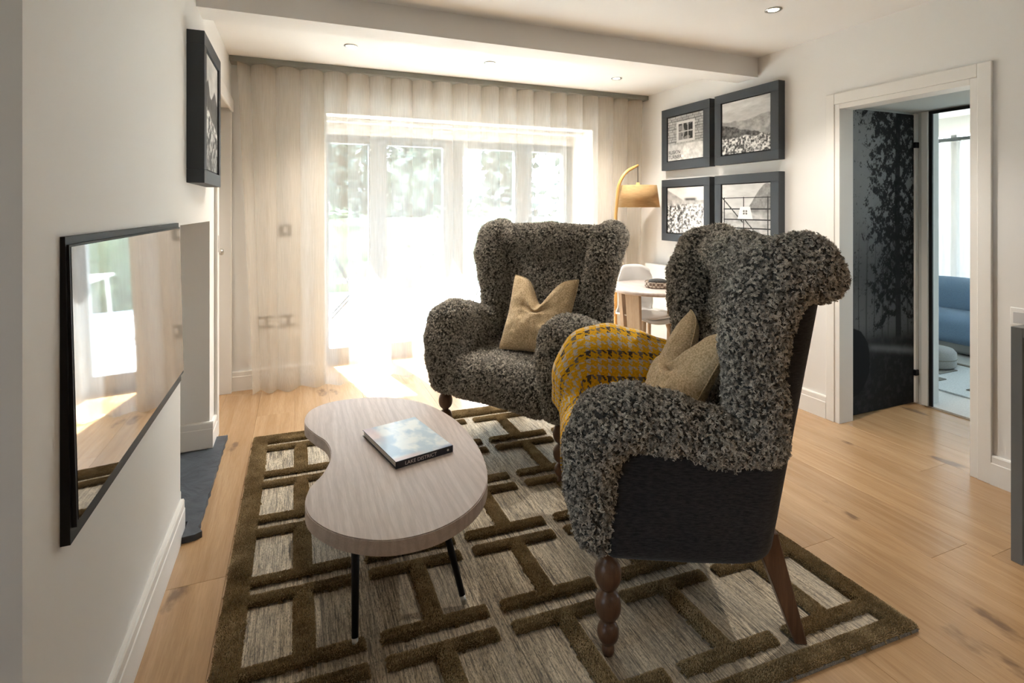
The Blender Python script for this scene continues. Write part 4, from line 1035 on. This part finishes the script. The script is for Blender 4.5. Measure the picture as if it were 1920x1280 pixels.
dt = empty('round_dining_table', (2.66, 3.46, 0)); tag(dt, 'round pale oak dining table with slab legs behind the armchairs', 'table')
lathe('table_top', [(.001, .708), (.355, .708), (.366, .713), (.368, .732), (.362, .74), (.001, .74)], PALEOAK, dt, 56)
for a in (200, 290, 20, 110):
    a = math.radians(a); c_, s_ = math.cos(a), math.sin(a)
    v = []
    for rr, z, w_ in ((.25, 0, .045), (.305, .708, .062)):
        for da, dw in ((-.016, -1), (.016, -1), (.016, 1), (-.016, 1)): v.append(((rr + da) * c_ - dw * w_ * s_, (rr + da) * s_ + dw * w_ * c_, z))
    bm = bmesh.new(); vs = [bm.verts.new(q) for q in v]
    for q in ((0, 1, 2, 3), (4, 5, 6, 7), (0, 1, 5, 4), (1, 2, 6, 5), (2, 3, 7, 6), (3, 0, 4, 7)): bm.faces.new([vs[i] for i in q])
    bm_obj('leg', bm, LEGOAK, dt)
# white shell chair
dc = empty('shell_dining_chair', (2.745, 3.72, 0), math.radians(6)); tag(dc, 'white moulded dining chair with oak legs tucked under the round table', 'chair')
nu, nv = 28, 34
U, Vv = np.meshgrid(np.linspace(-1, 1, nu), np.linspace(0, 1, nv), indexing='ij')
yy = np.where(Vv < .5, -.22 + Vv / .5 * .36, .14 + (Vv - .5) * .10); bend = sm(.38, .62, Vv)
yy = -.23 + .40 * sm(0, .56, Vv) + .02 * (Vv - .5); zz = .44 + .43 * np.clip((Vv - .46) / .54, 0, 1) ** 1.15 + .0 * U
wd = .215 - .02 * bend - .03 * sm(.9, 1, Vv) - .04 * sm(.1, 0, Vv)
X = U * wd; Y = yy - .07 * U ** 2 * bend; Z = zz + .035 * U ** 2 * (1 - bend) - .05 * U ** 4 * sm(.75, 1, Vv) - .02 * np.exp(-((Vv - .02) / .06) ** 2)
o = grid_mesh('shell', np.stack([X, Y, Z], -1), None, WHITEP, dc); md = o.modifiers.new('thickness', 'SOLIDIFY'); md.thickness = .010; md.offset = 0
sblob('seat_pad', 0, -.04, .462, .17, .17, .018, WHITEP, dc, 3)
for a in (-1, 1):
    for b in (-1, 1): tube('leg', [(a * .12, b * .10 - .03, .435), (a * .215, b * .20 - .03, 0)], [.019, .012], LEGOAK, dc, 12)
# basket on the table
bs = empty('woven_basket', (2.63, 3.39, .74)); tag(bs, 'small woven basket on the round dining table', 'basket')
BASK = M('woven_basket_stripes', (.4, .3, .2), .8); g = G(BASK); ck = g.n('ShaderNodeTexChecker'); ck.inputs['Scale'].default_value = 46; g.l(g.coord(), ck.inputs['Vector']); ck.inputs[1].default_value = (.50, .42, .34, 1); ck.inputs[2].default_value = (.16, .11, .08, 1); g.base(ck.outputs[0]); g.bump(ck.outputs[1], .5, .004)
lathe('wall', [(.001, .001), (.088, .001), (.097, .015), (.099, .045), (.094, .047), (.090, .018), (.001, .010)], BASK, bs, 36)
for i in range(3): lathe('weave_band', [(.0965, .010 + i * .013), (.1015, .0165 + i * .013), (.0965, .023 + i * .013)], BASK, bs, 36, cap=False)
pch = sblob('dark_pouch', 2.63, 3.39, .787, .075, .06, .022, fabric('dark_pouch_cloth', (.07, .065, .06), (.02, .02, .02), (1, 1, 1), 120, .5), None, 2.3); tag(pch, 'dark soft pouch lying in the woven basket', 'pouch')

# ---- cut wool pile standing on the raised lines of the rug
def pile_mat():
    m = bpy.data.materials.new('cut_wool_pile'); m.use_nodes = True; g = G(m)
    at = g.n('ShaderNodeAttribute', attribute_name='shade')
    g.base(g.ramp(at.outputs['Fac'], [(0.0, (0.19, 0.132, 0.062)), (0.55, (0.41, 0.30, 0.158)), (1.0, (0.64, 0.51, 0.31))])); g.b.inputs['Roughness'].default_value = .8; g.b.inputs['Specular IOR Level'].default_value = .15
    return m
PILEH = pile_mat()
def pile_curves(me, dens, seed):
    rg = np.random.default_rng(seed); nv = len(me.vertices); P = np.empty(nv * 3, np.float32); me.vertices.foreach_get('co', P); P = P.reshape(-1, 3)
    F_ = np.array([p.vertices[:] for p in me.polygons]); q = P[F_]; ar = np.linalg.norm(np.cross(q[:, 2] - q[:, 0], q[:, 3] - q[:, 1]), axis=1) * .5
    n = int(ar.sum() * dens); t = rg.choice(len(F_), n, p=ar / ar.sum()); a, b = rg.random((n, 1)), rg.random((n, 1))
    p = (q[t, 0] * (1 - a) + q[t, 1] * a) * (1 - b) + (q[t, 3] * (1 - a) + q[t, 2] * a) * b
    nr = np.cross(q[t, 2] - q[t, 0], q[t, 3] - q[t, 1]); nr /= np.linalg.norm(nr, axis=1)[:, None]; nr *= np.sign(nr[:, 2:3] + 1e-6)
    d = nr * .7 + rg.normal(0, .28, (n, 3)) + [0, 0, .5]; d /= np.linalg.norm(d, axis=1)[:, None]
    sw = np.stack([fbm(p[:, 0] * 9, p[:, 1] * 9, 3, 2) - .5, fbm(p[:, 0] * 9, p[:, 1] * 9, 8, 2) - .5, 0 * p[:, 0]], -1)
    L = rg.uniform(.003, .0058, n)[:, None]; out = np.stack([p - nr * .001, p + d * L * .55, p + d * L + sw * L * .8], 1).astype(np.float32)
    cv = bpy.data.hair_curves.new('pile'); cv.add_curves([3] * n); cv.attributes['position'].data.foreach_set('vector', out.reshape(-1))
    ra = cv.attributes.get('radius') or cv.attributes.new('radius', 'FLOAT', 'POINT'); ra.data.foreach_set('value', np.tile(np.array([.0009, .0008, .0006], np.float32), n))
    sa = cv.attributes.new('shade', 'FLOAT', 'CURVE'); sh = np.clip(.45 + .9 * (fbm(p[:, 0] * 16, p[:, 1] * 16, 5, 3) - .5) + rg.normal(0, .2, n), 0, 1); sa.data.foreach_set('value', sh.astype(np.float32))
    cv.materials.append(PILEH); return cv
PC = {}
for o in [c for c in rug.children if c.name.startswith('raised_')]:
    if o.data.name not in PC: PC[o.data.name] = pile_curves(o.data, 150000, len(PC) + 1)
    h_ = bpy.data.objects.new('pile', PC[o.data.name]); COL.objects.link(h_); h_.parent = o; h_['kind'] = 'stuff'
